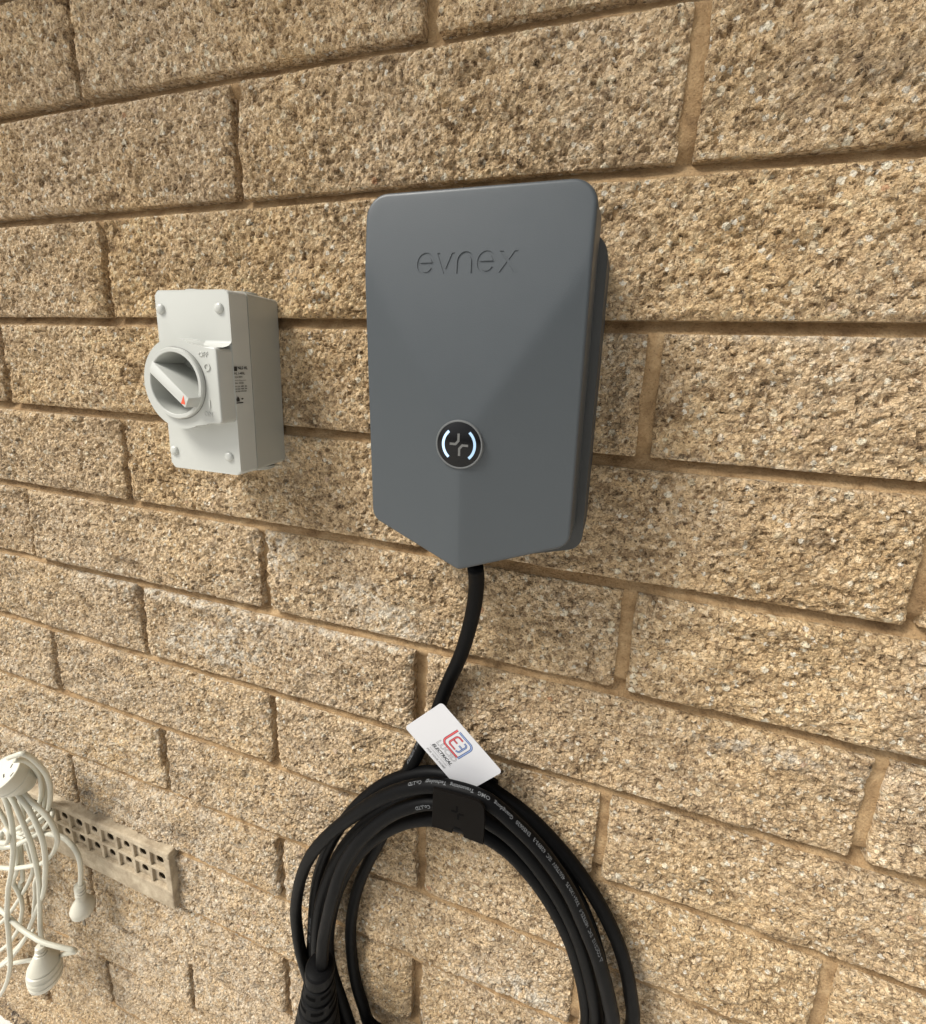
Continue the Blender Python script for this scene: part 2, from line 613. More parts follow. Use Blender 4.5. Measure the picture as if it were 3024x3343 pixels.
def grains(x, y, cell, seed=0, tilt=0.9):
    """broken-stone relief: every cell a small facet with its own height and slope, mortar-fine gaps between"""
    gx = x / cell; gy = y / cell
    xi = np.floor(gx).astype(int); yi = np.floor(gy).astype(int)
    best = np.full(x.shape, 9.0); hid = np.zeros(x.shape); tx = np.zeros(x.shape); ty = np.zeros(x.shape)
    for dx in (-1, 0, 1):
        for dy in (-1, 0, 1):
            cx = xi + dx; cy = yi + dy
            a = _TAB[(cx + seed * 31) & 255, (cy + 77) & 255]; b = _TAB[(cx + 91) & 255, (cy + seed * 13) & 255]
            h = _TAB[(cx + 5) & 255, (cy + 141 + seed) & 255]
            t1 = _TAB[(cx + 55) & 255, (cy + 11 + seed) & 255] - 0.5; t2 = _TAB[(cx + 135) & 255, (cy + 41 + seed) & 255] - 0.5
            ox = gx - cx - a; oy = gy - cy - b
            d = ox ** 2 + oy ** 2
            mk = d < best
            best = np.where(mk, d, best); hid = np.where(mk, h, hid)
            tx = np.where(mk, t1 * ox, tx); ty = np.where(mk, t2 * oy, ty)
    return (hid - 0.5) + (tx + ty) * tilt * 2 - 0.45 * np.sqrt(best)


def sstep(x, a, b):
    t = np.clip((x - a) / (b - a), 0, 1)
    return t * t * (3 - 2 * t)

# ================================================================== the ground
bm = bmesh.new()
g = 0.0
for x0, x1, y0, y1 in ((-9.0, 9.0, -9.0, 0.3),):
    nx, ny = 24, 14
    gv = [[bm.verts.new((x0 + (x1 - x0) * i / nx, y0 + (y1 - y0) * j / ny, g)) for j in range(ny + 1)] for i in range(nx + 1)]
    for i in range(nx):
        for j in range(ny):
            bm.faces.new((gv[i][j], gv[i + 1][j], gv[i + 1][j + 1], gv[i][j + 1]))
ground = link('ground', from_bm(bm), M['concrete'])
tag(ground, 'pale bare concrete ground along the foot of the block wall', kind='structure')

# boards added overhead, out of view, to dim the upper wall
ev = bmesh.new()
for k in range(5):
    bm_box(-650, 2300, -20 - 62 * k - 60, -20 - 62 * k, 640, 655, 1.0, 1, ev)
bm_box(-650, 2300, -350, -330, 610, 760, 1.0, 1, ev)
added_eave = link('added_eave', from_bm(ev), M['added_eave'], smooth=False)
tag(added_eave, 'added boards above the view, shading the upper block wall', kind='structure')

# ================================================================== the block wall
wall = thing('block_wall', (0.15, 0.05, 0), 'tan split-face concrete block wall with raked mortar joints', 'wall')
HB = 181.25       # half a block, joint to joint
# vertical joints where the wall's own blocks are a little off the grid: (row, half-block) -> x
JX = {(-1, 0): 0, (-1, 2): 361, (0, 1): 181, (0, 3): 545.5, (1, 0): 6, (2, 3): 540, (3, 0): 1, (3, 4): 724,
      (4, -1): -179, (4, 1): 180, (4, 3): 542.5, (5, 0): -2, (5, 2): 361, (5, 4): 727, (6, -1): -179, (6, 1): 181.5,
      (6, 3): 542, (7, 0): 5, (7, 2): 365, (7, 4): 729.5, (8, -1): -182, (8, 1): 179.5, (8, 3): 537, (9, 2): 361.5,
      (10, -1): -186, (10, 1): 176.5, (11, 0): 3}
HZ = {1: -99, 2: -201, 3: -300.3, 4: -401, 5: -499.5, 6: -599.5, 7: -698.5, 8: -800, 9: -898, 10: -998, 11: -1101}
BLOOM_AND_LIGHT = [(30, -503, 120, 9, 1.4), (110, -552, 60, 26, 1.3), (150, -520, 60, 14, 1.0), (200, -428, 26, 22, 1.3), (330, -478, 40, 20, 0.9), (300, -455, 30, 16, 0.7),
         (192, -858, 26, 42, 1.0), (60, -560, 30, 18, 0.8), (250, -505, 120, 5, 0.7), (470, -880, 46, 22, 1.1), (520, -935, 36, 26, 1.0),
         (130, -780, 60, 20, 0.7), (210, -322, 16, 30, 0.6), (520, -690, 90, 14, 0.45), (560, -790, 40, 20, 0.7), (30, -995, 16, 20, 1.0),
         (180, -960, 60, 30, 0.6), (640, -520, 90, 8, 0.5), (640, -205, 80, 5, 0.5), (-100, -1050, 80, 30, 0.35), (600, -298, 60, 6, 0.6), (-150, -950, 420, 420, 0.5)]  # last, broad entry paints the lower left's brighter light into the colour
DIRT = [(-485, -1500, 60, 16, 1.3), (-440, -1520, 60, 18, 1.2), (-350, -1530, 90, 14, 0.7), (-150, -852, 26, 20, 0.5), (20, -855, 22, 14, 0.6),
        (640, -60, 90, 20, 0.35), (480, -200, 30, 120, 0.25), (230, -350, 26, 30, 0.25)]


def brick_mesh(x0, x1, z0, z1, step, seed):
    """one split-face block, x0..x1, z0 (bottom)..z1 (top): rough broken front, square sides going back"""
    nx = max(6, int((x1 - x0) / step)); nz = max(6, int((z1 - z0) / step))
    # finer rows right at the arrises
    def knots(a, b, n):
        t = np.linspace(0, 1, n)
        return a + (b - a) * t
    xs = knots(x0, x1, nx + 1); zs = knots(z0, z1, nz + 1)
    X, Z = np.meshgrid(xs, zs, indexing='ij')
    wx = np.clip(1 - np.minimum(X - x0, x1 - X) / 16, 0, 1)
    wz = np.clip(1 - np.minimum(Z - z0, z1 - Z) / 10, 0, 1)
    # ragged outline
    ex = (fbm(Z / 26, X * 0 + seed, seed, 3) * 11 + fbm(Z / 6, X * 0 + 5, seed, 2) * 3.0) * np.where(X < (x0 + x1) / 2, 1, -1)
    ex2 = (fbm(Z / 26, X * 0 + seed + 40, seed, 3) * 11 + fbm(Z / 6, X * 0 + 9, seed, 2) * 3.0)
    rag = 1.0 - 0.72 * sstep((x0 + x1) / 2 + np.where(X < (x0 + x1) / 2, -(x1 - x0) / 2, (x1 - x0) / 2), 250, 480)
    ex = ex * rag; ez = fbm(X / 40, Z * 0 + seed, seed, 2) * 0.8 + fbm(X / 5, Z * 0 + 3, seed, 2) * 0.6
    ex2 = ex2 * rag; ez2 = fbm(X / 40, Z * 0 + seed + 70, seed, 2) * 0.8 + fbm(X / 5, Z * 0 + 7, seed, 2) * 0.6
    XX = X + wx * np.where(X < (x0 + x1) / 2, np.abs(ex), -np.abs(ex2)) * 0.8
    ZZ = Z + wz * np.where(Z < (z0 + z1) / 2, np.abs(ez), -np.abs(ez2)) * 0.8
    dx = np.minimum(X - x0, x1 - X); dz = np.minimum(Z - z0, z1 - Z)
    edge = np.minimum(sstep(dx, -2, 11), sstep(dz, -1.5, 6))
    rs = np.random.RandomState(seed)
    tilt = rs.uniform(-1.6, 1.6) * (X - (x0 + x1) / 2) / 180 + rs.uniform(-1.2, 1.2) * (Z - (z0 + z1) / 2) / 45
    big = fbm(X / 95, Z / 70, seed, 2) * 5.2 + 3.4
    med = fbm(X / 24 + 40, Z / 20 + 9, seed + 3, 3, 0.55) * 3.6
    rdg = -np.abs(fbm(X / 34, Z / 26, seed + 9, 2)) * 3.0
    h = (big + tilt + med + rdg) * (0.38 + 0.62 * edge)
    flat = np.zeros(X.shape)
    for (fx0, fx1, fz0, fz1) in ((138, 228, -338, -174), (342, 510, -385, -140)):
        inside = sstep(X, fx0 - 14, fx0) * (1 - sstep(X, fx1, fx1 + 14)) * sstep(Z, fz0 - 14, fz0) * (1 - sstep(Z, fz1, fz1 + 14))
        flat = np.maximum(flat, inside)
    h = h * (1 - flat) + np.minimum(h, 1.2) * flat
    if step < 4:
        h = h + (grains(X + fbm(X / 4, Z / 4, 21, 2) * 2.5, Z + fbm(X / 4, Z / 4, 33, 2) * 2.5, 5.6, 1) * 1.1 + grains(X, Z, 3.2, 2) * 1.05 - 2.5 * sstep(fbm(X / 5.0, Z / 4.2, 15, 2), 0.30, 0.39)) * (1 - 0.6 * flat) * (0.45 + 0.55 * sstep(dz, 0, 4))
    else:
        h = h + grains(X, Z, 12.0, 1) * 1.5
    h = h - 0.9 * (1 - sstep(dz, 0, 1.9)) - 1.3 * (1 - sstep(dx, 0, 2.6))
    Y = -h
    n1, n2 = nx + 1, nz + 1
    V = np.stack([XX, Y, ZZ], -1).reshape(-1, 3)
    idx = np.arange(n1 * n2).reshape(n1, n2)
    q = np.stack([idx[:-1, :-1], idx[1:, :-1], idx[1:, 1:], idx[:-1, 1:]], -1).reshape(-1, 4)
    # sides: the border ring pushed back into the mortar
    ring = np.r_[idx[:, 0], idx[-1, 1:], idx[-2::-1, -1], idx[0, -2:0:-1]]
    B1 = V[ring].copy(); B1[:, 1] = 7.0
    B2 = V[ring].copy(); B2[:, 1] = 22.0
    k = len(ring); o1 = len(V); o2 = o1 + k
    V = np.vstack([V, B1, B2])
    r2 = np.roll(ring, -1); a = np.arange(k); b = np.roll(a, -1)
    s1 = np.stack([ring, o1 + a, o1 + b, r2], -1)
    s2 = np.stack([o1 + a, o2 + a, o2 + b, o1 + b], -1)
    F = np.vstack([q, s1, s2]).astype(np.int32)
    V[:, 2] += Z0 * 1000
    Vm = V / 1000
    cx, cz = (x0 + x1) / 2000, (z0 + z1) / 2000 + Z0
    Vm = Vm - np.array([cx, 0, cz])
    me = bpy.data.meshes.new('brick')
    me.vertices.add(len(Vm)); me.vertices.foreach_set('co', Vm.astype(np.float32).ravel())
    me.loops.add(F.size); me.loops.foreach_set('vertex_index', F.ravel())
    me.polygons.add(len(F)); me.polygons.foreach_set('loop_start', np.arange(len(F), dtype=np.int32) * 4)
    me.polygons.foreach_set('loop_total', np.full(len(F), 4, np.int32))
    sm = np.zeros(len(F), bool)
    me.polygons.foreach_set('use_smooth', sm)
    px, pz = V[:, 0], V[:, 2] - Z0 * 1000
    for nm, spots in (('bloom_and_light', BLOOM_AND_LIGHT), ('dirt', DIRT)):
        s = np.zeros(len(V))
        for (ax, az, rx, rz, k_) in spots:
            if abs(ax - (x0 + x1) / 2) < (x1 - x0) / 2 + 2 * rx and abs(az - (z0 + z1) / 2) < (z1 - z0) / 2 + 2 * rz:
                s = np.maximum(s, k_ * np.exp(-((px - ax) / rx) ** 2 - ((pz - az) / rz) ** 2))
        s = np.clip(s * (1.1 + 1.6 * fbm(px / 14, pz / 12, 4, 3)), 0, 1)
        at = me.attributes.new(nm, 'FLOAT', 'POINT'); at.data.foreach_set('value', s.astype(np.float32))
    me.update(calc_edges=True)
    me.validate()
    me.materials.append(M['block'])
    return me, (cx, 0, cz)


def left_edge(z):      # how far left and right of the middle the photograph reaches at height z
    return -90 - (99 - z) * 0.274
def right_edge(z):
    return 670 - z * 0.18


XL, XR = -860, 1120
JT = 4.5               # half a mortar joint
n_b = 0
for row in range(-3, 16):
    zt = HZ.get(row, -100.0 * row); zb = HZ.get(row + 1, -100.0 * (row + 1))
    if row == 15:
        zb = -1538
    xs = [XL]
    for u in range(-8, 12):
        if (u + row) % 2 == 1:
            x = JX.get((row, u), u * HB + random.uniform(-3, 3))
            if XL + 40 < x < XR - 40:
                xs.append(x)
    xs.append(XR)
    for a, b in zip(xs, xs[1:]):
        x0, x1 = a + (3.3 if a < 300 else 4.7) + random.uniform(-0.7, 0.7), b - (3.3 if b < 300 else 4.7) + random.uniform(-0.7, 0.7)
        z1, z0 = zt - JT + random.uniform(-0.5, 0.5), zb + JT + random.uniform(-0.5, 0.5)
        if row == 9 and a < -100 and b > -260 and b < 40:
            continue                                   # the air vent fills this place
        zm = (zt + zb) / 2
        seen = x1 > left_edge(zm) - 60 and x0 < right_edge(zm) + 60 and row >= -1
        if zm < -760 and x0 > 797 - (-728 - zm) * 1.6 + 120:
            seen = False
        if seen:
            dist = math.hypot((x0 + x1) / 2 - 519, 376, zm + 227)
            step = 1.35 if dist < 640 else (1.6 if dist < 900 else 2.1)
        else:
            step = 6.0
        n_b += 1
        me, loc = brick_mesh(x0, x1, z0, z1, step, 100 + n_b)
        o = bpy.data.objects.new('brick', me)
        COL.objects.link(o)
        o.parent = wall
        o.location = Vector(loc) - wall.location

# the mortar: one slightly uneven recessed sheet behind the blocks, with the wall's core behind it
gx = np.arange(XL, XR + 1, 5.0)
zj = [HZ.get(r, -100.0 * r) for r in range(-2, 16)]
gz = sorted({round(v, 2) for z_ in zj for v in (z_ - 7.5, z_ - 5, z_ - 3, z_ - 1, z_ + 1, z_ + 3, z_ + 5, z_ + 7.5, z_ + 14, z_ + 26, z_ + 38, z_ + 50, z_ + 62, z_ + 74, z_ + 86)} | {-1538.0})
gz = np.array([z_ for z_ in gz if -1538 <= z_ <= 300])
GX, GZ = np.meshgrid(gx, gz, indexing='ij')
zja = np.array(zj)
near = zja[np.abs(GZ[..., None] - zja).argmin(-1)]
tt_ = (GZ - near) / 5.0
bed = 7.0 + 4.2 * np.clip(tt_, -1.2, 1.2)            # each bed joint is struck: deep under the upper block, near flush below
wgt = 1 - sstep(np.abs(tt_), 1.2, 2.2)
GY = bed * wgt + (9.5 - 6.0 * sstep(GX, 330, 520)) * (1 - wgt) + fbm(GX / 60, GZ / 60, 3, 3) * 2.0 + fbm(GX / 9, GZ / 9, 8, 2) * 0.9
V = np.stack([GX, GY, GZ], -1).reshape(-1, 3) / 1000
V[:, 2] += Z0
idx = np.arange(GX.size).reshape(GX.shape)
F = np.stack([idx[:-1, :-1], idx[1:, :-1], idx[1:, 1:], idx[:-1, 1:]], -1).reshape(-1, 4)
# cut out the vent's place
fx = (GX[:-1, :-1] + 2.5).ravel(); fz = ((GZ[:-1, :-1] + GZ[1:, 1:]) / 2).ravel()
F = F[~((fx > -352) & (fx < -2) & (fz > -979) & (fz < -894))]
me = bpy.data.meshes.new('mortar')
me.from_pydata(V.tolist(), [], F.tolist())
mort = link('mortar', me, M['mortar'], wall)
core = bm_box(XL, XR, 60, 190, -1538, 300)
link('wall_core', from_bm(core), M['mortar'], wall, smooth=False)

# ================================================================== air vent in the wall
vent = thing('air_vent', P(-177, -10, -937), 'cream clay air vent brick with two rows of round holes low in the wall', 'vent')
vx0, vx1, vz0, vz1 = -358.0, 4.5, -985.0, -889.0
VF = -12.0             # face of the vent
PITCH, NCOL = 31.3, 11
cols = [-18.6 - PITCH * k for k in range(NCOL)]
rowsz = (-912.0, -940.5)
hw, hh = 13.2, 12.6
frame_bm = bmesh.new()
ptop, pbot = rowsz[0] + hh, rowsz[1] - hh
bm_box(vx0, vx1, 30, VF, ptop, vz1, 2.0, 2, frame_bm)
bm_box(vx0, vx1, 30, VF, vz0, pbot, 2.0, 2, frame_bm)
bm_box(vx0, cols[-1] - hw, 30, VF + 0.3, pbot - 1, ptop + 1, 0, 2, frame_bm)
bm_box(cols[0] + hw, vx1, 30, VF + 0.3, pbot - 1, ptop + 1, 1.0, 2, frame_bm)
fr = link('frame', from_bm(frame_bm), M['vent'], vent, smooth=False)
for k in range(NCOL - 1):
    xm = (cols[k] + cols[k + 1]) / 2
    wdt = (PITCH - 2 * hw) / 2
    link('rib', from_bm(bm_box(xm - wdt, xm + wdt, 2, VF + 1.4 + random.uniform(-.4, .4), pbot + .2, ptop - .2, 0.8)), M['vent'], vent, smooth=False)
zm = (rowsz[0] + rowsz[1]) / 2
link('rib', from_bm(bm_box(cols[-1] - hw, cols[0] + hw, 2.4, VF + 1.2, zm - 2.2, zm + 2.2, 0.8)), M['vent'], vent, smooth=False)
# back plate with a round hole in every pocket
for cz in rowsz:
    bmv = bmesh.new()
    for cx in cols:
        r = 6.1 + random.uniform(-.5, .5)
        n = 24
        inner = [bmv.verts.new(P(x, -7.0, z)) for x, z in circle(cx + random.uniform(-.6, .6), cz + random.uniform(-.6, .6), r, n)]
        outer = []
        for i in range(n):
            a = 2 * math.pi * i / n
            k = 1 / max(abs(math.cos(a)), abs(math.sin(a)))
            outer.append(bmv.verts.new(P(cx + PITCH / 2 * math.cos(a) * k, -6.4, cz + 14.3 * math.sin(a) * k)))
        lip = [bmv.verts.new((v.co.x, v.co.y + 0.0015, v.co.z)) for v in inner]
        ctr = P(cx, 0, cz)
        wide = [bmv.verts.new((ctr.x + (v.co.x - ctr.x) * 2.1, v.co.y + 0.006, ctr.z + (v.co.z - ctr.z) * 2.1)) for v in inner]
        deep = [bmv.verts.new((v.co.x, v.co.y + 0.045, v.co.z)) for v in wide]
        bot = bmv.faces.new(deep)
        for i in range(n):
            j = (i + 1) % n
            bmv.faces.new((inner[i], inner[j], outer[j], outer[i]))
            for ra, rb in ((deep, wide), (wide, lip), (lip, inner)):
                bmv.faces.new((ra[i], ra[j], rb[j], rb[i]))
    link('hole_row', from_bm(bmv), M['vent'], vent, smooth=False)

def cut_away(o, me):
    """boolean difference, applied; the cutter is removed again"""
    cut = bpy.data.objects.new('cutter', me)
    COL.objects.link(cut)
    for solver in ('EXACT', 'FAST'):
        md = o.modifiers.new('cut', 'BOOLEAN'); md.operation = 'DIFFERENCE'; md.object = cut; md.solver = solver
        bpy.context.view_layer.update()
        new = bpy.data.meshes.new_from_object(o.evaluated_get(bpy.context.evaluated_depsgraph_get()))
        o.modifiers.clear()
        if len(new.vertices) > len(o.data.vertices):
            o.data = new
            break
    bpy.data.objects.remove(cut)


# ================================================================== wall charger
charger = thing('wall_charger', P(425.5, 0, -370), 'dark grey wall-mounted car charger with a round lit badge', 'charger')
outl = rounded_poly([(352.8, -126.6), (352.8, -345.2), (425.3, -369), (497.6, -345.2), (497.6, -126.6)], [15, 10, 7, 11, 15], 10)
outl = resample(outl, 5.0)
A = Vector((425.5, -281))


def cover_d(x, z):
    top = 80 + 13 * (-128 - z) / 153
    lp = 93 - (425.5 - x) * 0.20 + (z + 281) * 0.046
    rp = 93 + (425.5 - x) * 0.20 + (z + 281) * 0.046
    k = 0.45
    m_ = min(top, lp, rp)
    return m_ - k * math.log(math.exp((m_ - top) / k) + math.exp((m_ - lp) / k) + math.exp((m_ - rp) / k)) + 0.4


bm = bmesh.new()
NR = 42
FIL = 2.6
inset = []
cen = Vector((425.5, -240))
n = len(outl)
rings = []


def offset_poly(poly, d):
    res = []
    for i, p in enumerate(poly):
        t = (poly[(i + 1) % len(poly)] - poly[i - 1]).normalized()
        nn = Vector((-t.y, t.x))
        if nn.dot(cen - p) < 0:
            nn = -nn
        res.append(p + nn * d)
    return res


inn = offset_poly(outl, FIL)
for k in range(NR):
    s = k / NR
    if s == 0:
        continue
    rings.append([(A.lerp(p, s), cover_d(*A.lerp(p, s))) for p in inn])
rings.append([(p, cover_d(*p)) for p in inn])
for j in range(1, 7):                                 # rounded front arris
    a = math.pi / 2 * j / 6
    off = offset_poly(outl, FIL * (1 - math.sin(a)))
    rings.append([(q, cover_d(*p) - FIL * (1 - math.cos(a))) for q, p in zip(off, inn)])
rings.append([(p, 62) for p in outl])
rings.append([(p, 47.5) for p in offset_poly(outl, -0.4)])
rings.append([(p, 46.5) for p in offset_poly(outl, 0.6)])
vr = [[bm.verts.new(P(p.x, -d, p.y)) for p, d in r] for r in rings]
c0 = bm.verts.new(P(A.x, -cover_d(*A), A.y))
for i in range(n):
    bm.faces.new((c0, vr[0][i], vr[0][(i + 1) % n]))
for a, b in zip(vr, vr[1:]):
    for i in range(n):
        j = (i + 1) % n
        bm.faces.new((a[i], b[i], b[j], a[j]))
bm.faces.new(vr[-1])
cover_me = from_bm(bm)
cover = link('cover', cover_me, M['charger'], charger)

# lettering pressed into the cover
LW = 1.8


def arc(cx, cz, rx, rz, a0, a1, n=16):
    return [(cx + rx * math.cos(math.radians(a0 + (a1 - a0) * i / n)), cz + rz * math.sin(math.radians(a0 + (a1 - a0) * i / n))) for i in range(n + 1)]


def letter_strokes():
    out = []
    zc, hz = -170.2, 6.2
    def e_(cx):
        out.append(stroke(arc(cx, zc, 5.1, hz - 0.4, 2, 330, 22), LW))
        out.append(stroke([(cx - 5.0, zc), (cx + 5.9, zc)], LW * 0.9))
    def v_(cx):
        out.append([Vector(q) for q in ((cx - 6.0, zc + hz), (cx - 4.0, zc + hz), (cx, zc - hz + 3.0), (cx + 4.0, zc + hz), (cx + 6.0, zc + hz), (cx + 0.95, zc - hz), (cx - 0.95, zc - hz))])
    def n_(cx):
        out.append(stroke([(cx - 4.7, zc - hz), (cx - 4.7, zc + 0.8)] + arc(cx, zc + 0.8, 4.7, 5.0, 170, 10, 12) + [(cx + 4.7, zc + 0.8), (cx + 4.7, zc - hz)], LW))
    def x_(cx):
        q_ = 1.25
        out.append([Vector(v) for v in ((cx - 5.9, zc + hz), (cx - 3.5, zc + hz), (cx, zc + q_ * 1.1), (cx + 3.5, zc + hz), (cx + 5.9, zc + hz), (cx + q_, zc),
                                        (cx + 5.9, zc - hz), (cx + 3.5, zc - hz), (cx, zc - q_ * 1.1), (cx - 3.5, zc - hz), (cx - 5.9, zc - hz), (cx - q_, zc))])
    e_(395.6); v_(409.2); n_(422.4); e_(436.0); x_(450.0)
    return out


def groove(poly, depth_under, depth_over):
    g_ = bmesh.new()
    f = [g_.verts.new(P(x, -(cover_d(x, z) + depth_over), z)) for x, z in poly]
    b = [g_.verts.new(P(x, -(cover_d(x, z) - depth_under), z)) for x, z in poly]
    g_.faces.new(f); g_.faces.new(b[::-1])
    m_ = len(poly)
    for i in range(m_):
        g_.faces.new((f[i], b[i], b[(i + 1) % m_], f[(i + 1) % m_]))
    return from_bm(g_)


for k_, poly in enumerate(letter_strokes()):
    cut_away(cover, groove([(425.2 + (x - 425.2) * 0.97, z) for x, z in poly], 0.45 + 0.13 * (k_ % 2), 2.0 + 0.37 * (k_ % 3)))
cover.data.name = 'cover'
sharpen(cover.data, 30)

# back case: a little wider, starts lower, rounded shoulders
bc = rounded_poly([(348, -146), (348, -357), (425.5, -379), (503.6, -357), (503.6, -146)], [16, 10, 8, 12, 16], 8)
link('back_case', sharpen(from_bm(bm_prism(bc, 4, -46, 1.5))), M['charger_back'], charger)
# badge
ax = Vector((0, -1, 0))
badge = link('status_badge', sharpen(from_bm(lathe([(0, 15.9), (3.0, 15.9), (3.6, 15.5), (3.6, 14.8), (3.4, 14.7)], P(424.8, -89.5, -280.8), ax, 64))), M['rim'], charger)
link('badge_disc', sharpen(from_bm(lathe([(0, 14.65), (3.4, 14.65), (3.5, 14.5)], P(424.8, -89.5, -280.8), ax, 64))), M['gloss_black'], badge)
BX, BZ, BY = 424.8, -280.8, -93.06
for a0, a1, mm in ((130, 230, 'led'), (-50, 50, 'led_dim')):
    arcp = [(BX + x, BZ + z) for x, z in [(10.6 * math.cos(math.radians(a0 + (a1 - a0) * i / 20)), 10.9 * math.sin(math.radians(a0 + (a1 - a0) * i / 20))) for i in range(21)]]
    link('light_arc', from_bm(bm_prism(stroke(arcp, 1.7), BY + .5, BY - 0.12)), M[mm], badge, smooth=False)
for s in (1, -1):
    pl = [(BX + s * x, BZ + s * z) for x, z in [(-6.2, 0.25), (-2.3, 0.25), (-0.35, 2.5), (-0.35, 7.2)]]
    link('symbol_arm', from_bm(bm_prism(stroke(pl, 1.5), BY + .5, BY - 0.10)), M['symbol'], badge, smooth=False)

# ================================================================== isolator switch
iso = thing('isolator_switch', P(181, 0, -331), 'white isolator switch box with a round dial turned to ON', 'switch')
bx = rounded_poly([(142, -179.5), (142, -331), (219.5, -331), (219.5, -179.5)], [4, 4, 4, 4], 5)
bmb = bm_prism(bx, -1, -41, 0.0)
for v_ in bmb.verts:
    if v_.co.y > -0.02:                               # moulded draft: slightly smaller at the wall
        v_.co.x = 0.1812 + (v_.co.x - 0.1812) * 0.925
        v_.co.z = Z0 - 0.2552 + (v_.co.z - Z0 + 0.2552) * 0.985
base_o = link('base_box', sharpen(from_bm(bmb)), M['iso_back'], iso)
fx_ = rounded_poly([(142.3, -179.8), (142.3, -330.7), (219.2, -330.7), (219.2, -179.8)], [4, 4, 4, 4], 5)
front_o = link('front_cover', sharpen(from_bm(bm_prism(fx_, -41.6, -61.0, 1.6, 3))), M['iso'], iso)
link('seam', from_bm(bm_prism(rounded_poly([(142.8, -180.3), (142.8, -330.2), (218.7, -330.2), (218.7, -180.3)], [4] * 4, 5), -40.8, -42.0)), M['iso_hole'], iso, smooth=False)
# raised dial platform: a disc run into a square on the right, flared at its top and bottom
DX, DZ = 176.5, -254.8
plat = []
R_ = 36.5
for i in range(41):
    a = math.radians(58 + (302 - 58) * i / 40)
    plat.append((DX + R_ * math.cos(a), DZ + R_ * math.sin(a)))
plat += [(DX + 25, -286.5), (DX + 28, -285.2), (218.6, -285.2), (218.6, -224.6), (DX + 28, -224.6), (DX + 25, -223.2)]
plat = rounded_poly(plat, [0] * 41 + [3, 3, 4, 4, 3, 3], 4)
plat_o = link('dial_platform', sharpen(from_bm(bm_prism(plat, -60, -76.8, 1.2, 3)), 30), M['iso'], iso)
# sloping shoulders between the cover and the platform
for zz, s in ((-224.6, 1), (-285.2, -1)):
    b_ = bmesh.new()
    ks = 8
    prev = None
    for i in range(ks + 1):
        a = math.pi / 2 * i / ks
        dz_ = 6.0 * (1 - math.sin(a)); dy_ = 12.0 * (1 - math.cos(a))
        ra = b_.verts.new(P(DX + 16, -60.9 - dy_, zz + s * dz_)); rb = b_.verts.new(P(219.0, -60.9 - dy_, zz + s * dz_))
        if prev:
            b_.faces.new((prev[0], prev[1], rb, ra))
        prev = (ra, rb)
    if s == 1:
        link('shoulder', from_bm(b_), M['iso'], iso)
    else:
        b_.free()
for x, z in ((147.8, -194.6), (209.2, -194.0), (147.4, -315.2), (208.2, -315.2)):
    link('screw', sharpen(from_bm(lathe([(0, 4.3), (0.9, 4.3), (1.9, 3.7), (2.6, 2.4), (2.85, 0.6)], P(x, -60.8, z), ax, 28)), 50), M['iso'], iso)
# dial: ring, recessed floor, bar handle
KX, KZ = 176.6, -254.2
for o_ in (front_o, plat_o):
    cut_away(o_, from_bm(lathe([(0, 25.2), (70, 25.2)], P(KX, -30, KZ), ax, 72)))
    sharpen(o_.data, 30)

dial = link('dial', sharpen(from_bm(lathe([(0, 28.6), (3.4, 28.6), (4.4, 27.8), (4.4, 25.4), (3.8, 24.9), (-24, 23.2)], P(KX, -76.2, KZ), ax, 72, cap=False)), 30), M['iso'], iso)
link('dial_groove', from_bm(lathe([(0.0, 29.3), (0.85, 29.3), (0.85, 28.4)], P(KX, -76.2, KZ), ax, 72, cap=False)), M['iso_hole'], dial)
link('dial_floor', from_bm(lathe([(0, 24.2), (0.4, 24.2)], P(KX, -53.0, KZ), ax, 48)), M['iso'], dial, smooth=False)
HA = math.radians(-29)                              # the bar points down to the right, at ON
ux, uz = math.cos(HA), math.sin(HA)


def bar_pt(a, b):
    return (KX + ux * a - uz * b, KZ + uz * a + ux * b)


bmh = bmesh.new()
sec = ((-26.6, 80.7), (27.6, 92.0))                   # the bar ramps up from flush to a raised pointing end
fr4 = [bmh.verts.new(P(bar_pt(a, s_)[0], -d_, bar_pt(a, s_)[1])) for a, d_, s_ in ((-26.6, 80.7, -4.9), (27.8, 92.0, -4.3), (27.8, 92.0, 4.3), (-26.6, 80.7, 4.9))]
bk4 = [bmh.verts.new(P(bar_pt(a, s_)[0], -d_, bar_pt(a, s_)[1])) for a, d_, s_ in ((-24.4, 52, -4.9), (28.2, 77.2, -4.8), (28.2, 77.2, 4.8), (-24.4, 52, 4.9))]
low4 = [bmh.verts.new(P(bar_pt(a, s_)[0], -52, bar_pt(a, s_)[1])) for a, s_ in ((22.5, -4.9), (22.5, 4.9))]
bmh.faces.new(fr4)
bmh.faces.new((fr4[1], bk4[1], bk4[2], fr4[2]))
bmh.faces.new((fr4[0], bk4[0], low4[0], bk4[1], fr4[1]))
bmh.faces.new((fr4[2], bk4[2], low4[1], bk4[3], fr4[3]))
bmh.faces.new((bk4[1], low4[0], low4[1], bk4[2]))
bmh.faces.new((bk4[0], bk4[3], low4[1], low4[0]))
bmh.faces.new((fr4[3], bk4[3], bk4[0], fr4[0]))
bmesh.ops.bevel(bmh, geom=list(bmh.edges), offset=0.0005, segments=2, profile=0.5, affect='EDGES')
handle = link('handle', sharpen(from_bm(bmh), 30), M['iso'], dial)
cx_, cz_ = bar_pt(22.8, -0.4)
tri = [(cx_ - 2.6, cz_ - 2.9), (cx_ + 2.9, cz_ - 3.3), (cx_ + 0.6, cz_ + 3.7)]
bmt = bmesh.new()
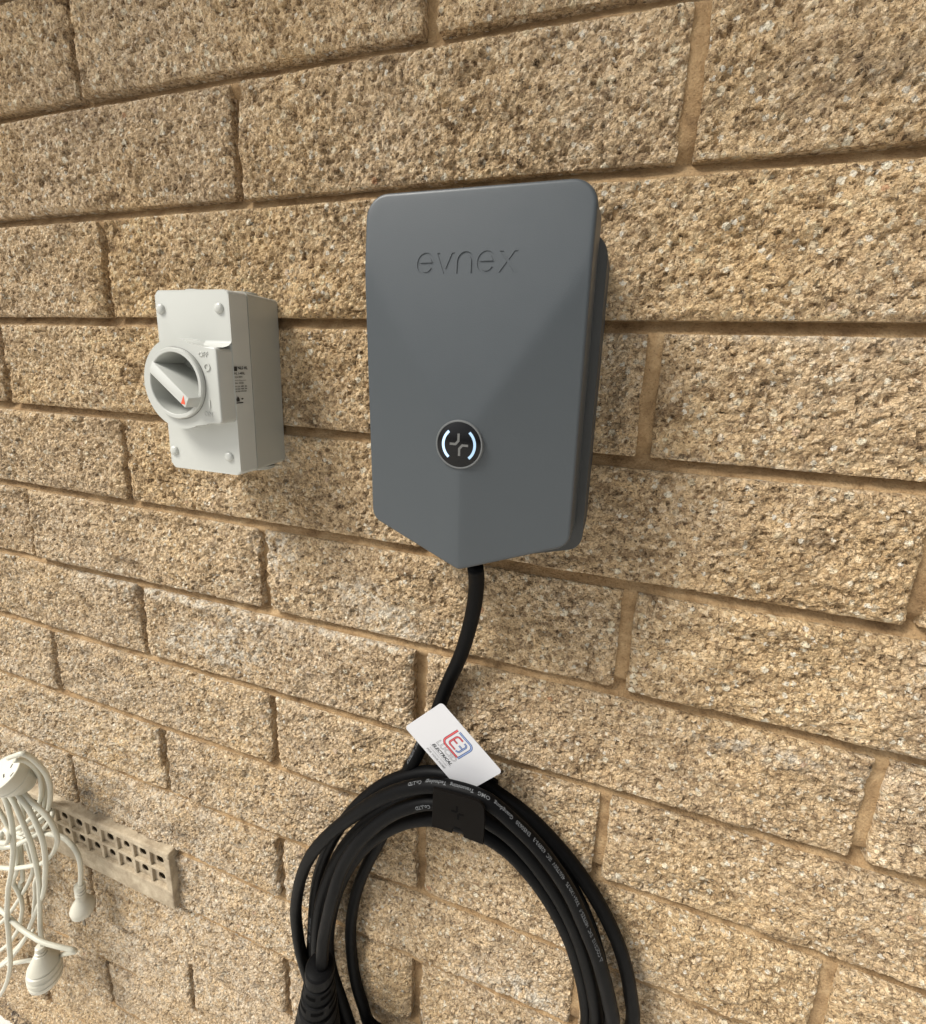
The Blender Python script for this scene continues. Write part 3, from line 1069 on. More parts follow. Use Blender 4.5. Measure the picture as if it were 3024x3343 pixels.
def bar_front(x, z):
    a_ = (x - KX) * ux + (z - KZ) * uz
    return 80.7 + (a_ + 26.6) / 54.4 * 11.3
bmt.faces.new([bmt.verts.new(P(x, -bar_front(x, z) - 0.15, z)) for x, z in tri])
link('pointer', from_bm(bmt), M['red'], dial, smooth=False)
hx, hz_ = bar_pt(-9, -15.0)
link('screw_hole', from_bm(lathe([(0, 4.4), (0.5, 4.4)], P(hx, -53.3, hz_), ax, 28)), M['iso_hole'], dial, smooth=False)
Xr, Zr = Vector((1, 0, 0)), Vector((0, 0, 1))
for body, sz, x, z in (('OFF', 5.6, 205.6, -232.2), ('ON', 5.6, 206.0, -279.2)):
    link('lettering', place_text(text_mesh(body, sz, bold=0.03), P(x, -76.7, z), Xr, Zr, 0, 0.45), M['iso'], iso, smooth=False)
ro = [Vector(p) for p in circle(208.4, -240.0, 3.1, 28)]
bmr = bmesh.new()
ri = circle(208.4, -240.0, 2.1, 28)
fo = [bmr.verts.new(P(p.x, -77.5, p.y)) for p in ro]; fi = [bmr.verts.new(P(x, -77.5, z)) for x, z in ri]
bo = [bmr.verts.new(P(p.x, -76.5, p.y)) for p in ro]; bi = [bmr.verts.new(P(x, -76.5, z)) for x, z in ri]
for i in range(28):
    j = (i + 1) % 28
    bmr.faces.new((fo[i], fo[j], fi[j], fi[i])); bmr.faces.new((fo[i], bo[i], bo[j], fo[j])); bmr.faces.new((fi[i], fi[j], bi[j], bi[i]))
link('lettering', from_bm(bmr), M['iso'], iso, smooth=False)
link('lettering', from_bm(bm_box(207.6, 208.8, -76.5, -77.5, -272.5, -266)), M['iso'], iso, smooth=False)
# conduit plugs on the top and the bottom
for x, y, s in ((166, -36, 1), (196, -20, 1), (204, -20, -1)):
    z = -180.0 if s == 1 else -330.6
    link('conduit_plug', sharpen(from_bm(lathe([(0, 12.5), (2.2, 12.5), (3.0, 11.8), (3.0, 8.0), (2.2, 7.4)], P(x, y, z), (0, 0, s), 36))), M['iso_back'], iso)
# print on the right-hand side
SX, SYd = 219.75, Vector((0, 1, 0))
lines = [('NLS HL', 3.4, -243.2, -57.2, .10), ('HL 1-405L', 2.7, -247.4, -61.3, .05), ('32A 440V', 2.2, -250.2, -61.3, .01), ('Switch Disconnector', 1.5, -252.6, -61.2, .0),
         ('IP66  AS/NZS', 1.7, -254.9, -61.2, .03), ('AC-21A  440V  40A', 1.6, -257.6, -61.2, .04), ('AC-22A  440V  40A', 1.6, -259.6, -61.2, .04), ('AC-23A 415V 30A', 1.6, -261.6, -61.2, .04)]
for body, sz, z, y, bo_ in lines:
    link('print', place_text(text_mesh(body, sz, 'LEFT', bo_), P(SX, y, z + 1.6), SYd, Zr, 0.05), M['ink'], iso, smooth=False)
for mark in (((-61.2, -243.0), (-57.9, -243.0), (-57.9, -239.3), (-61.2, -239.3)), ((-61.0, -269.4), (-53.6, -269.4), (-53.6, -268.5), (-61.0, -268.5)),
             ((-60.8, -267.8), (-57.4, -267.8), (-57.4, -265.6), (-59.1, -263.3), (-60.8, -265.6)), ((-56.0, -265.8), (-54.4, -266.6), (-52.6, -265.8), (-54.4, -265.0))):
    b_ = bmesh.new()
    b_.faces.new([b_.verts.new(P(SX + .05, y, z)) for y, z in mark])
    link('print', from_bm(b_), M['ink'], iso, smooth=False)

# ================================================================== cable hook
hook = thing('cable_hook', P(423, 0, -640), 'dark brown metal cable hook holding the coiled black cable', 'hook')
hp = rounded_poly([(401.5, -585.5), (400.5, -621.5), (447.5, -621.5), (445.8, -583.5)], [1.5, 1.5, 1.5, 6], 5)
# the front plate has a small cut-out in its lower edge
hp = [(401.5, -583.2)] + [(400.8, -623.0), (419.5, -623.0), (419.5, -618.0), (421.5, -614.2), (427.3, -614.2), (429.8, -617.5), (429.8, -623.0), (447.4, -623.6)] + \
     [(p.x, p.y) for p in rounded_poly([(447.4, -600), (446.0, -581.8), (430, -581.8)], [0, 6, 0], 6)]
link('front_plate', sharpen(from_bm(bm_prism(hp, -62, -64.5, 0.4, 1)), 30), M['hook'], hook)
link('shelf', from_bm(bm_box(404, 419, 0, -62.4, -624.4, -622.4)), M['hook'], hook, smooth=False)
link('shelf', from_bm(bm_box(430.5, 444, 0, -62.4, -624.4, -622.4)), M['hook'], hook, smooth=False)
bp = rounded_poly([(402, -612), (402, -655), (446, -655), (446, -612)], [5] * 4, 5)
link('back_plate', sharpen(from_bm(bm_prism(bp, -8.5, -11.5, 0.4, 1))), M['hook'], hook)
for s in (1, -1):
    pl = [(424.0 + s * x, -599.8 + s * z) for x, z in [(-5.6, 0.6), (-1.7, 0.6), (-0.6, 1.7), (-0.6, 6.4)]]
    link('symbol_arm', from_bm(bm_prism(stroke(pl, 1.7), -64.2, -64.62)), M['hook_cut'], hook, smooth=False)

# ================================================================== charging cable
PATHS = {
    's1': [(233.7,-22,-957.8),(237.4,-21.2,-903.2),(241.5,-20.4,-850.6),(247.2,-19.6,-809.1),(258.8,-18.8,-768.5),(274.9,-18,-731.1),(291.9,-17.2,-700.2),(311.2,-16.4,-673.7),(332.8,-15.6,-650.6),(359.3,-14.8,-632.1),(387.6,-14,-620.5),(429.3,-14,-617.4),(449.5,-14.9,-622.9),(476,-15.8,-634.9),(502.2,-16.7,-653.8),(525.9,-17.6,-676.4),(547.3,-18.4,-704.2),(564.3,-19.3,-734.2),(574.4,-20.2,-759.9),(581.5,-21.1,-787.7),(586.4,-22,-820.1)],
    's2': [(234.9,-28,-954),(227.9,-31,-910.3),(226.9,-34,-865.1),(230.5,-37,-829.2),(241.9,-40,-781.6),(258.5,-41.5,-741.3),(282.2,-43,-704.2),(309,-44.5,-670.8),(338.4,-46,-637.9),(366.7,-46.5,-614.6),(393.5,-47,-599.9),(416.6,-47.5,-595.3),(437.8,-48,-594.8),(450.6,-48,-598.5),(468.8,-47.6,-610.2),(488.3,-47.1,-625.5),(505.6,-46.7,-644.4),(520.7,-46.2,-665.7),(534.1,-45.8,-692.5),(546.6,-45.3,-720.1),(555.7,-44.9,-746.9),(562.6,-44.4,-772.4),(566.3,-44,-793.1)],
    's3': [(280.2,-62,-855.7),(282.2,-60.7,-820.9),(287.8,-59.3,-788.9),(295.2,-58,-755.2),(304.1,-54.7,-722.7),(318.7,-51.3,-691.9),(337.8,-48,-665.2),(360,-46.7,-641.4),(386.6,-45.3,-623.4),(409.6,-44,-618.3),(429.3,-44,-616.6),(444.1,-42.7,-622.5),(462.6,-41.3,-631.3),(481.3,-40,-647.1),(499.1,-38.7,-667.8),(514.8,-37.6,-690.8),(528.6,-36.7,-717.7),(539.8,-35.8,-748.1),(549.3,-34.9,-783.4),(554.5,-34,-818.4)],
    's4': [(293.1,-30,-999.1),(278.8,-28.7,-959.9),(267.9,-27.3,-929.9),(262.8,-26,-903.3),(263.4,-25.3,-873.1),(269.1,-24.7,-837.1),(278.5,-24,-800.6),(294.6,-26.7,-759.9),(314.7,-29.3,-722.9),(338,-32,-691.3),(363.2,-35.3,-665.1),(389.6,-38.7,-647),(412.1,-42,-639),(426.9,-42,-637.6),(445,-40.2,-642.8),(463,-38.4,-652.3),(479.5,-36.7,-667.1),(494.9,-34.9,-685.3),(510.9,-33.1,-709.7),(524.3,-31.3,-737.4),(534.4,-29.6,-767.4),(542.4,-27.8,-799.5),(547.6,-26,-837.1)],
    's1b': [(251.9,-34,-917.7),(252.5,-32.5,-878.3),(255.8,-31.1,-838.7),(261.2,-29.6,-808.9),(271.8,-28.2,-773.7),(286.9,-26.7,-739.6),(306.2,-25.3,-708.4),(327.7,-23.8,-682.6),(348.2,-22.4,-662.8),(377,-22,-641),(404.6,-22,-627.7),(428.6,-22,-623.4),(455.4,-22,-627.8),(475.1,-22.4,-640.1),(496.1,-22.9,-658.3),(516,-23.3,-681.3),(531.1,-23.8,-704.8),(542.1,-24.2,-728.9),(551,-24.7,-754.4),(556.8,-25.1,-778.6),(561,-25.6,-800.8),(564.3,-26,-826.7)],
    'supply': [(426.7,-50,-382.7),(425.5,-40.4,-400.2),(421.7,-31.2,-427.2),(414.5,-22.8,-459.2),(405.9,-16.8,-489.1),(396.1,-12,-515.3),(389.3,-10.8,-536),(381.2,-10,-562.4),(372.7,-10,-585.7),(363.3,-10,-611.8),(352.8,-10,-635.5),(341.7,-9,-664),(334.1,-9.3,-697.5),(322.1,-9.5,-732.3),(309.7,-9.8,-762.9),(299.4,-10.2,-791.6),(290.5,-10.7,-824.1),(284.4,-11.3,-862.4),(283.4,-11.8,-897.1),(285.8,-12.4,-928.8),(291,-12.9,-959.6),(299.1,-13.5,-984.7),(310,-14,-1010.6)],
    'plugaxis': [(277.8,-62,-857),(274.3,-64,-896.6),(273.5,-66,-937)],
    'c1': [(-226.1,-60,-806.8),(-222.9,-61.1,-819.5),(-216,-62.1,-835.8),(-211.5,-63.2,-855.6),(-211,-64.2,-875.9),(-214.3,-65.3,-902),(-222.4,-65.9,-931.1),(-235.8,-65.5,-964.6),(-247.9,-65.2,-990.2),(-261,-64.8,-1028.3),(-271,-64.5,-1060.6),(-276.7,-64.1,-1091.5),(-284.9,-63.5,-1124.8),(-292.2,-62.8,-1158.5),(-302.7,-62.1,-1187.5),(-318.1,-61.4,-1219.9),(-337.5,-60.7,-1252.2),(-359.6,-60,-1283.7)],
    'c2': [(-215.2,-60,-812.8),(-211.3,-60,-821.3),(-202.6,-60,-835.5),(-196.4,-60,-853.1),(-192.4,-59.1,-874.1),(-191.2,-57.4,-895),(-193.5,-55.7,-917.6),(-196.5,-54,-941.1),(-200.1,-52.9,-964.5),(-203.9,-51.7,-982.1),(-210.1,-50.6,-1003.4),(-217.6,-50,-1034.2),(-224.5,-50,-1064.6),(-229.6,-50,-1094.8),(-231.6,-50,-1116.9)],
    'c3': [(-196.3,-60,-810.8),(-191.3,-60,-815.1),(-179.1,-60,-826.4),(-169.2,-60,-841.2),(-162.6,-60,-857.3),(-159.1,-59.5,-876.6),(-164.2,-57.4,-903.1),(-173.8,-55.3,-936.1),(-185.3,-53.2,-964.2),(-191.3,-51.1,-977.1),(-206.4,-48.9,-1007.7),(-227.5,-46.8,-1040.6),(-247.6,-44.7,-1074),(-268.8,-42.6,-1107.3),(-286.2,-40.5,-1136.6),(-310.3,-39.4,-1171.7),(-335.7,-38.5,-1204.7),(-356.4,-37.7,-1231.3),(-380.9,-36.8,-1257.2),(-408.5,-36,-1285.1)],
    'c4': [(-193.8,-56,-809),(-186.4,-55.4,-817.9),(-173,-54.9,-827.1),(-158.1,-54.3,-835.6),(-149.6,-52.9,-846.3),(-148,-50.6,-862),(-149.4,-48.3,-881.7),(-158.8,-46,-901.3),(-175.6,-43.1,-925),(-198.7,-40.3,-950.7),(-221,-37.4,-971),(-245.5,-35.1,-988.2),(-277.2,-33.4,-1008),(-311.7,-31.7,-1027.7),(-354.6,-30,-1046.7)],
    'lead': [(-290,-34,-940.8),(-258.2,-34,-936.2),(-234.6,-34,-927.9),(-210.5,-34,-915.3),(-187.4,-33.6,-908.9),(-168.6,-32.5,-907.8),(-156.4,-31.5,-914.7),(-148.5,-30.4,-927.3),(-146.8,-29.6,-943.7),(-149.6,-29.1,-964.9),(-156.4,-28.5,-991),(-156.9,-28,-993.8)],
    'w1': [(-272.2,-58,-937.7),(-263.5,-54,-940.2),(-255.6,-50,-939.5),(-242.8,-47,-932.8),(-225.5,-44,-920.8),(-212.5,-39,-911.8),(-200.3,-34,-899),(-194.8,-28,-887.4),(-200.3,-22,-882.6)],
    'w2': [(-243.2,-46,-908.3),(-229.2,-44,-896.8),(-214.5,-42,-881.9),(-216.6,-34,-880.1),(-222,-26,-880)],
    'w3': [(-239.1,-44,-917),(-216.6,-41.3,-898.7),(-204.9,-35.3,-887.4),(-206.3,-26,-888.7)],
    'l1': [(-171.8,-70,-740.3),(-160.8,-68,-734.4),(-150.5,-66,-730.5),(-153.3,-58,-743.9),(-154.5,-50,-764.6),(-158.1,-43,-787),(-169.1,-36,-817.5),(-186.7,-30,-851.9),(-209.1,-24,-886.6),(-228.1,-21,-912.3),(-255.4,-18,-936.3)],
    'l2': [(-168.9,-66,-746.5),(-171.6,-55.3,-757.8),(-176.1,-45.3,-778.9),(-186.9,-36,-808.9),(-206.7,-28,-848.3),(-230.1,-21.3,-881.3),(-259.7,-16,-912)],
    'l3': [(-204.3,-34,-796.8),(-199,-28.4,-812.9),(-206.5,-22.8,-839.1),(-219.6,-18.4,-869.5),(-236.8,-15.2,-901.2),(-260.1,-12,-927.7)],
    'b1': [(-333,-24,-927.5),(-320.4,-24,-947),(-313.2,-24,-960.1),(-297.3,-24,-966.6),(-277.6,-24,-964.2)],
    'b2': [(-296.4,-22,-980.2),(-304.1,-21.5,-1021.2),(-313.1,-21,-1064),(-322.3,-20.5,-1074.5),(-329.8,-20,-1100.5)],
    'b3': [(-275.3,-24,-969.1),(-274,-23,-998.8),(-276.4,-22,-1023.4),(-293.8,-21,-1055.2),(-319.3,-20,-1092.6),(-348.1,-19,-1131.4),(-372.2,-18,-1162.7),(-401.3,-17,-1197.4),(-427.4,-16,-1224.7)],
    'd1': [(-289.7,-30,-975.3),(-303.1,-28.5,-1027.1),(-323.5,-27,-1061.1),(-330.4,-25.5,-1074.6),(-326.7,-24,-1089.3),(-324.5,-23,-1107.2),(-328.9,-22,-1129.9),(-340.5,-21,-1156.6),(-354.8,-20,-1186.8),(-375.7,-20,-1217.9),(-398.1,-20,-1247.3),(-424,-20,-1274.1),(-439,-20,-1287.2)],
    'd2': [(-445.6,-18,-1325.9),(-421,-18,-1298.9),(-396.2,-18,-1268.8),(-369.7,-18,-1236.8),(-348.5,-18,-1209.8),(-322.1,-18,-1180.6)],
    'e1': [(-308.1,-58,-1070.1),(-288.1,-59.6,-1067.7),(-268.1,-61.3,-1069.8),(-248.9,-61.5,-1076.2),(-228.1,-60.7,-1080.3),(-208.4,-59.3,-1083.7),(-187.5,-54.4,-1088.2),(-174.1,-49.4,-1093.4),(-166.1,-45.6,-1098.3),(-170.6,-42.4,-1108.5),(-190.5,-38.6,-1127),(-226.9,-33.6,-1159.4),(-262.9,-28.7,-1198.6),(-297.1,-26.6,-1230),(-328,-24.9,-1239.5),(-358.6,-23.6,-1260.7),(-389.2,-22.8,-1282.1),(-407,-22,-1294.9)],
    'k1': [(-224.5,-66,-876.9),(-214.8,-67.3,-879.1),(-212.6,-68.7,-885.7),(-218.7,-70,-894.4),(-231.9,-68.7,-898.9),(-233.8,-67.3,-890.8),(-229.3,-66,-882.7)],
    'vg': [(-279.3,-20,-888.8),(-278,-20,-917.6),(-284.2,-20,-962.9),(-288.4,-20,-993.9)],
    'l0': [(-228.4,-40,-944.6),(-229.6,-38.7,-967.6),(-230.9,-37.3,-991),(-247.9,-36,-1020.1),(-257,-34,-1047.5),(-271.9,-32,-1085.4),(-283.5,-30,-1112.6)],
}
CR = 6.4
cable = thing('charging_cable', P(420, -20, -1000), 'thick black charging cable coiled in loops below the charger', 'cable')


def bottom(a, b, drop, y):
    """carry a loop round under the picture from its left end a to its right end b"""
    a, b = np.array(a, float), np.array(b, float)
    cx, hx_ = (a[0] + b[0]) / 2, (b[0] - a[0]) / 2
    out = []
    for t in np.linspace(0.08, 0.92, 12):
        ang = math.pi + math.pi * t
        z_l = a[2] + (b[2] - a[2]) * t
        out.append((cx + hx_ * math.cos(ang), a[1] + (b[1] - a[1]) * t + y * math.sin(math.pi * t), z_l + drop * math.sin(ang)))
    return out


strands = {}
for k in ('s1', 's2', 's4'):
    p_ = PATHS[k]
    loop = list(p_) + bottom(p_[0], p_[-1], {'s1': 175, 's2': 150, 's4': 70}[k], 0)[::-1] + [p_[0]]
    strands[k] = spline(loop, 3.0)
p_ = PATHS['s3']
strands['s3'] = spline([(x, y, z) for x, y, z in p_] + bottom(PATHS['s1b'][0], p_[-1], 150, -8)[::-1] + [PATHS['s1b'][0]], 3.0)
strands['s1b'] = spline(PATHS['s1b'], 3.0)
p_ = PATHS['supply']
strands['supply'] = spline(list(p_) + [(p_[-1][0] + 38, -18, -1010), (p_[-1][0] + 110, -20, -1055)], 3.0)
cord = link('cord', tubes_mesh(list(strands.values()), CR, 20), M['rubber'], cable)
# strain relief and connector, hanging
pa = [Vector(p) for p in PATHS['plugaxis']]
axd = (pa[-1] - pa[0]).normalized()
conn = link('connector', sharpen(from_bm(lathe([(-3, 9.0), (-1, 13.6), (1, 15.0), (6, 15.2), (12, 14.9), (12.6, 13.9), (15, 13.9), (15.6, 15.4), (27, 16.6), (28, 17.0), (28.6, 15.6), (31.6, 15.8), (32.2, 17.6),
                                                (43, 18.8), (44, 18.9), (44.8, 17.3), (49, 17.6), (49.8, 19.9), (60, 21.2), (61, 20.6), (63, 20.8), (64, 21.6), (90, 25.5), (150, 27.0), (200, 27.0), (202, 25), (203, 22)],
                                               P(*pa[0]), axd, 48)), 30), M['rubber_dark'], cable)
u_ = axd.orthogonal().normalized(); v_ = axd.cross(u_)
for d_, rr_ in ((20.5, 16.0), (37.0, 18.2)):
    for k in range(6):
        a_ = 2 * math.pi * (k + 0.25 + (0.5 if d_ > 30 else 0)) / 6
        b_ = bmesh.new()
        vs = []
        for da in np.linspace(-0.36, 0.36, 7):
            for dd in (-1.7, 1.7):
                dirv = u_ * math.cos(a_ + da) + v_ * math.sin(a_ + da)
                vs.append(b_.verts.new(P(*pa[0]) + axd * (d_ + dd) / 1000 + dirv * (rr_ + 0.12 + dd * 0.11) / 1000))
        for i in range(6):
            b_.faces.new((vs[2 * i], vs[2 * i + 1], vs[2 * i + 3], vs[2 * i + 2]))
        link('grip_slot', from_bm(b_), M['hook_cut'], conn)

# print along the cable
CAMP = np.array([519.37, -376.19, -226.58])


def print_on(path, body, size, s0, flip, phi=0.0, name='print', spacing=1.0, lift=0.12, matn='print', fall=0):
    """wrap a line of text round the tube from arc length s0, facing the room"""
    me = text_mesh(body, size, 'LEFT', 0.05, 0, spacing, 2)
    co = np.empty(len(me.vertices) * 3, np.float32); me.vertices.foreach_get('co', co); co = co.reshape(-1, 3)
    P_ = path[::-1] if flip else path
    s = np.r_[0, np.cumsum(np.linalg.norm(np.diff(P_, axis=0), axis=1))]
    T = np.gradient(P_, axis=0); T /= np.linalg.norm(T, axis=1)[:, None]
    t = s0 + co[:, 0]
    c = np.stack([np.interp(t, s, P_[:, k]) for k in range(3)], 1)
    tt = np.stack([np.interp(t, s, T[:, k]) for k in range(3)], 1); tt /= np.linalg.norm(tt, axis=1)[:, None]
    out = np.array([0.0, -0.74, 0.67])[None, :] + np.zeros_like(tt)
    out = out - (out * tt).sum(1)[:, None] * tt
    out /= np.linalg.norm(out, axis=1)[:, None]
    up = np.cross(out, tt)
    ph = phi + (co[:, 1] - size * 0.35) / CR
    R2 = CR + lift
    V = c + R2 * (np.cos(ph)[:, None] * out + np.sin(ph)[:, None] * up)
    V = V / 1000; V[:, 2] += Z0
    me.vertices.foreach_set('co', V.astype(np.float32).ravel()); me.update()
    return link(name, me, M[matn], cable, smooth=False)


def s_at(path, pt):
    s = np.r_[0, np.cumsum(np.linalg.norm(np.diff(path, axis=0), axis=1))]
    return s[np.argmin(np.linalg.norm(path - np.array(pt), axis=1))]


# loop nearest the room: the line of type runs up its right side and over the top
sp = strands['s2'][::-1]
L_ = np.r_[0, np.cumsum(np.linalg.norm(np.diff(sp, axis=0), axis=1))]
s_r = s_at(sp, PATHS['s2'][-4])
print_on(strands['s2'], '\u25b3 CQC5112  EVC  H07BZ5-F   3X6+1X0.75   450/750V  IEC  62893-3   EN50620   Guangdong   OMG   Transmitting   Technology   Co.,LTD', 4.1, s_r, True, -0.45, fall=1)
sp = strands['s3'][::-1]
print_on(strands['s3'], 'Technology   Co.,LTD', 4.3, s_at(sp, PATHS['s3'][9]) - 8, True, 0.5)
print_on(strands['s1'], 'OMG  10-90-520Z', 5.0, s_at(strands['s1'], PATHS['s1'][1]) + 6, False, 0.1)
sp = strands['supply']
s_s = s_at(sp, PATHS['supply'][14])
print_on(sp, '\u25b3  450/750V  IEC 62893-3   EN50620  Guangdong OMG Transmitting', 4.8, s_s, False, -0.9)
print_on(sp, 'EVC  H07BZ5-F', 4.6, s_at(sp, PATHS['supply'][8]) + 8, False, -0.5)

# ================================================================== business card tucked behind the coil
card = thing('business_card', P(427, -39, -545), 'white business card with a red and blue logo tucked behind the coiled cable', 'card')
cA, cB, cC = P(399.06, -41, -517.67), P(365.09, -43, -551.54), P(454.76, -37, -573.93)
cX = (cC - cA).normalized()                # reading direction
cN = cX.cross((cA - cB)).normalized()
cY = cN.cross(cX).normalized()
if cN.y > 0:
    cN = -cN
CW, CH = (cC - cA).length * 1000, (cA - cB).length * 1000
o0 = cA - cY * CH / 1000


def cp(u, v, l=0.0):
    return o0 + (cX * u + cY * v + cX.cross(cY) * l) / 1000


b_ = bmesh.new()
cpoly = rounded_poly([(0, 0), (CW, 0), (CW, CH), (0, CH)], [3.6] * 4, 6)
f = [b_.verts.new(cp(p.x, p.y, 0.2)) for p in cpoly]; k_ = [b_.verts.new(cp(p.x, p.y, -0.2)) for p in cpoly]
b_.faces.new(f); b_.faces.new(k_[::-1])
for i in range(len(f)):
    b_.faces.new((f[i], k_[i], k_[(i + 1) % len(f)], f[(i + 1) % len(f)]))
link('card_stock', from_bm(b_), M['card'], card, smooth=False)


def card_poly(poly, l, material, name='logo'):
    q = bmesh.new()
    q.faces.new([q.verts.new(cp(x, z, l)) for x, z in poly])
    bmesh.ops.triangulate(q, faces=q.faces)
    return link(name, from_bm(q), M[material], card, smooth=False)


# logo: a red L and E on the left, a blue E and corner on the right, drawn in thick outlined strokes
lx, lz = CW * 0.485, CH * 0.655
LS = 1.1


def logo_stroke(pts, light, dark, wd=1.7):
    pts = [(lx + x * LS, lz + z * LS) for x, z in pts]
    for wd_, l_, mm_ in ((wd + 0.75, 0.24, dark), (wd - 0.35, 0.30, light)):
        q = bmesh.new()
        pl_ = stroke(pts, wd_); h_ = len(pl_) // 2
        Lv = [q.verts.new(cp(x, z, l_)) for x, z in pl_[:h_]]; Rv = [q.verts.new(cp(x, z, l_)) for x, z in pl_[h_:][::-1]]
        for i in range(h_ - 1):
            q.faces.new((Lv[i], Rv[i], Rv[i + 1], Lv[i + 1]))
        link('logo_stroke', from_bm(q), M[mm_], card, smooth=False)


logo_stroke([(-9.4, 9.2), (-9.4, -4.2)] + arc(-5.2, -4.6, 4.2, 4.2, 180, 270, 6) + [(8.6, -8.8)], 'card_red', 'card_dark_red', 1.5)
logo_stroke([(9.6, -9.0), (9.6, 4.0)] + arc(5.2, 4.6, 4.4, 4.4, 0, 90, 6) + [(-7.4, 9.0)], 'card_blue', 'card_dark_blue', 1.5)
logo_stroke([(0.4, 5.6), (-2.8, 5.6)] + arc(-3.2, 3.4, 2.2, 2.2, 90, 180, 5) + [(-5.4, -2.4)] + arc(-3.2, -3.0, 2.2, 2.2, 180, 270, 5) + [(2.4, -5.2)], 'card_red', 'card_dark_red', 1.2)
logo_stroke([(-4.6, 0.2), (-0.6, 0.2)], 'card_red', 'card_dark_red', 1.1)
logo_stroke([(2.4, 5.4), (3.6, 5.4)] + arc(3.8, 3.2, 2.0, 2.2, 90, 0, 5) + [(5.8, -2.4)] + arc(3.8, -3.0, 2.0, 2.2, 0, -90, 5) + [(3.2, -5.2)], 'card_blue', 'card_dark_blue', 1.1)
logo_stroke([(1.4, 0.2), (5.0, 0.2)], 'card_blue', 'card_dark_blue', 1.1)


def card_text(body, sz, v, material, bold=0.0, shear=0.0, space=1.0, l=0.3, du=0.0):
    me = text_mesh(body, sz, 'CENTER', bold, shear, space, 2)
    c = np.empty(len(me.vertices) * 3, np.float32); me.vertices.foreach_get('co', c); c = c.reshape(-1, 3)
    o_, X_, Y_, N_ = (np.array(q) for q in (o0, cX, cY, cX.cross(cY)))
    V = o_ + ((lx + du + c[:, :1]) * X_ + (v + c[:, 1:2]) * Y_ + l * N_) / 1000
    me.vertices.foreach_set('co', V.astype(np.float32).ravel()); me.update()
    link('lettering', me, M[material], card, smooth=False)


card_text('LUCID', 8.0, CH * 0.315, 'card_grey', 0.28, 0, 1.05, 0.24)
card_text('LUCID', 8.0, CH * 0.315, 'card', -0.10, 0, 1.05, 0.32)
card_text('ELECTRICAL', 4.4, CH * 0.215, 'card_black', 0.16, 0.25, 1.02)
card_poly([(lx - 13, CH * 0.188), (lx + 14, CH * 0.188), (lx + 14, CH * 0.194), (lx - 13, CH * 0.194)], 0.26, 'card_grey', 'rule')
card_text('POWERING FUTURE', 2.3, CH * 0.128, 'card_grey', -0.01, 0, 1.1)
card_text('FOR YOUR HOME', 2.9, CH * 0.058, 'card_grey', 0.08, 0.2, 1.05)

# ================================================================== white extension cords at the left
ext = thing('extension_cord', P(-230, -50, -1400), 'tied bundle of white cord, round socket at its top, small plug hanging at its right', 'cord', 'white extension cords')
ext2 = thing('extension_cord', P(-250, -40, -1420), 'white cord behind the tied bundle ending in the lowest hanging socket', 'cord', 'white extension cords')
WR = 3.1
groupA = ('c1', 'c3', 'c4', 'lead', 'w1', 'w2', 'w3', 'l1', 'l2', 'l3', 'k1', 'l0')
groupB = ('c2', 'e1', 'b1', 'b2', 'b3', 'd1', 'd2', 'vg')
link('flex', tubes_mesh([spline(PATHS[k], 3.0) for k in groupA], WR, 12), M['cord'], ext)
link('flex', tubes_mesh([spline(PATHS[k], 3.0) for k in groupB], WR * 0.98, 12), M['cord'], ext2)

def hang(origin, axis, profile, parent, name, material='cord_plug', n=40):
    return link(name, sharpen(from_bm(lathe(profile, origin, axis, n)), 28), M[material], parent)


# socket at the head of the bundle, its face turned up towards the room
s1c = P(-199.3, -68.9, -774.0)
s1a = Vector((0.026, 0.504, -0.863)).normalized()     # from the face into the body
sock = hang(s1c, s1a, [(0.5, 20.6), (0.0, 21.4), (0.6, 22.2), (12, 22.4), (12.8, 21.4), (19, 21.2), (20, 22.0), (22, 22.0), (23, 20.6), (29, 20.0), (30, 18.6), (42, 15.5), (50, 9.0)], ext, 'socket', 'cord_plug', 56)
link('socket_face', sharpen(from_bm(lathe([(1.2, 20.9), (0.6, 20.6), (0.6, 2.0)], s1c, s1a, 56)), 28), M['socket_face'], sock)
for (a3, b3) in (((-193.8, -58.1, -767.6), (-191.9, -62.0, -769.8)), ((-181.7, -64.5, -771.0), (-181.5, -68.6, -773.4)), ((-194.1, -68.7, -773.8), (-189.5, -71.3, -775.2))):
    a3, b3 = P(*a3), P(*b3)
    q = bmesh.new()
    e1_ = (b3 - a3).normalized(); e2_ = e1_.cross(s1a).normalized()
    off_ = s1a * (0.00040)
    q.faces.new([q.verts.new(v_) for v_ in (a3 + e2_ * .0009 + off_, b3 + e2_ * .0009 + off_, b3 - e2_ * .0009 + off_, a3 - e2_ * .0009 + off_)])
    link('pin_slot', from_bm(q), M['ink'], sock, smooth=False)

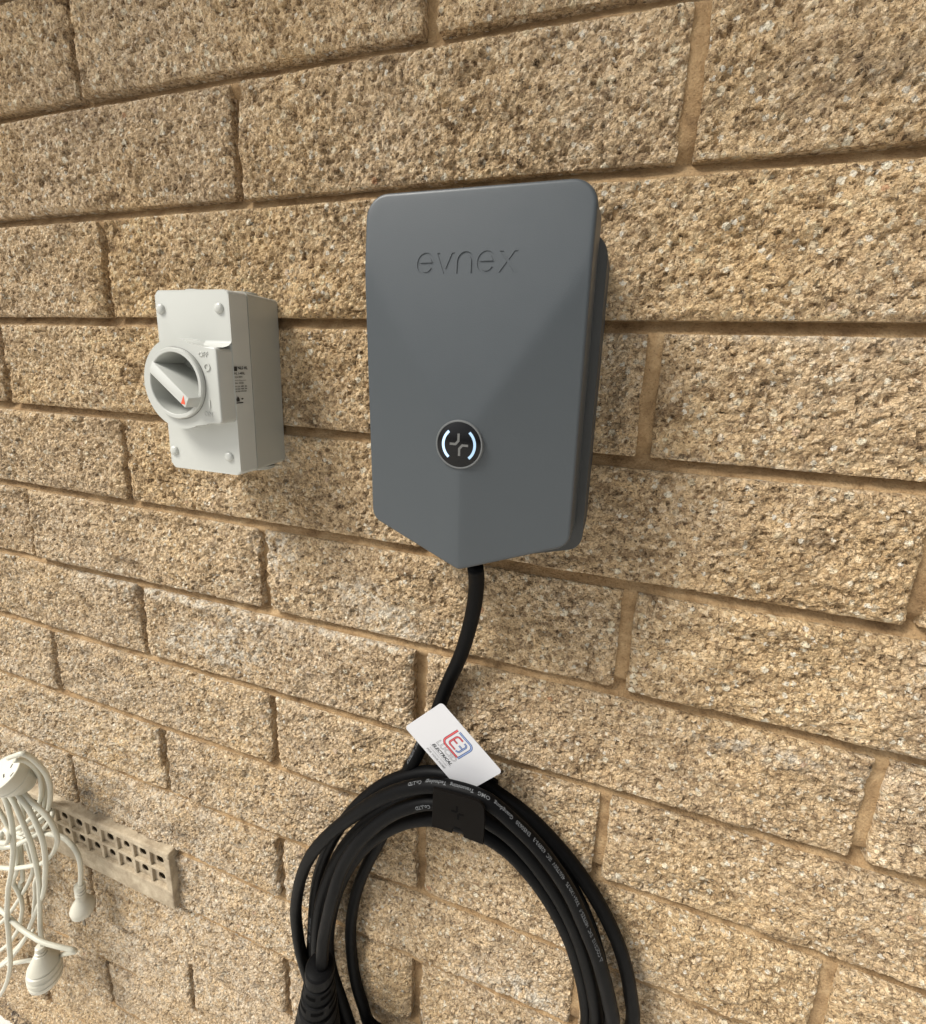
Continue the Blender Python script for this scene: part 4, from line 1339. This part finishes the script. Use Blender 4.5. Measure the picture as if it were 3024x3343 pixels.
# lowest socket, hanging from its cord
hang(P(-233, -52, -1121), Vector((-0.03, 0.0, -1)), [(-6, 4.0), (-5, 6.2), (0, 6.8), (0.8, 5.9), (2.6, 5.9), (3.2, 7.4), (5, 7.6), (5.6, 6.6), (7.4, 7.0), (8, 8.6), (14, 11.6), (22, 15.2), (28, 18.2), (30, 19.4), (30.8, 18.0), (33, 18.6), (34, 20.4), (40, 21.4), (41, 19.8), (43.6, 20.4),
     (45, 21.6), (51, 21.6), (52, 19.8), (54.6, 20.0), (56, 21.0), (62, 20.2), (65, 18.6)], ext2, 'socket', 'cord_plug', 56)
# three-pin plug
pl = hang(P(-158.5, -29, -996), Vector((-0.05, 0.0, -1)), [(-4, 3.6), (-3, 6.4), (2, 7.0), (3, 5.7), (5, 5.7), (6, 6.9), (8, 6.9), (9, 5.7), (11, 5.7), (12, 6.9), (14, 6.9), (15, 6.2), (22, 6.8), (24, 7.4), (29, 11.0), (36, 14.4), (39, 15.2), (41, 15.2), (41.8, 14.4), (48, 13.8), (49.5, 12.8)], ext, 'plug', 'cord_plug', 48)
for dx_, dy_ in ((-6, -3), (5.5, -4), (1, 6)):
    link('pin', from_bm(bm_box(-161 + dx_ - 2.4, -161 + dx_ + 2.4, -29 + dy_ - 0.8, -29 + dy_ + 0.8, -1062, -1045)), M['brass'], pl, smooth=False)

# ================================================================== dry leaf at the wall's foot
lf = bmesh.new()
lv = []
for i, (dx, wd) in enumerate(((0, 0.4), (9, 0.8), (14, 5.0), (24, 9.0), (36, 8.0), (48, 4.0), (54, 0.5))):
    cxx = -441 + 3 * math.sin(i); zz = -1486 - dx
    lv.append((lf.verts.new(P(cxx - wd, -14 - i, zz)), lf.verts.new(P(cxx, -16 - i * 1.2, zz + 1)), lf.verts.new(P(cxx + wd, -13 - i, zz))))
for a, b in zip(lv, lv[1:]):
    lf.faces.new((a[0], a[1], b[1], b[0])); lf.faces.new((a[1], a[2], b[2], b[1]))
leaf = link('dry_leaf', from_bm(lf), M['leaf'])
tag(leaf, 'small dark dry leaf standing against the foot of the wall', 'leaf')
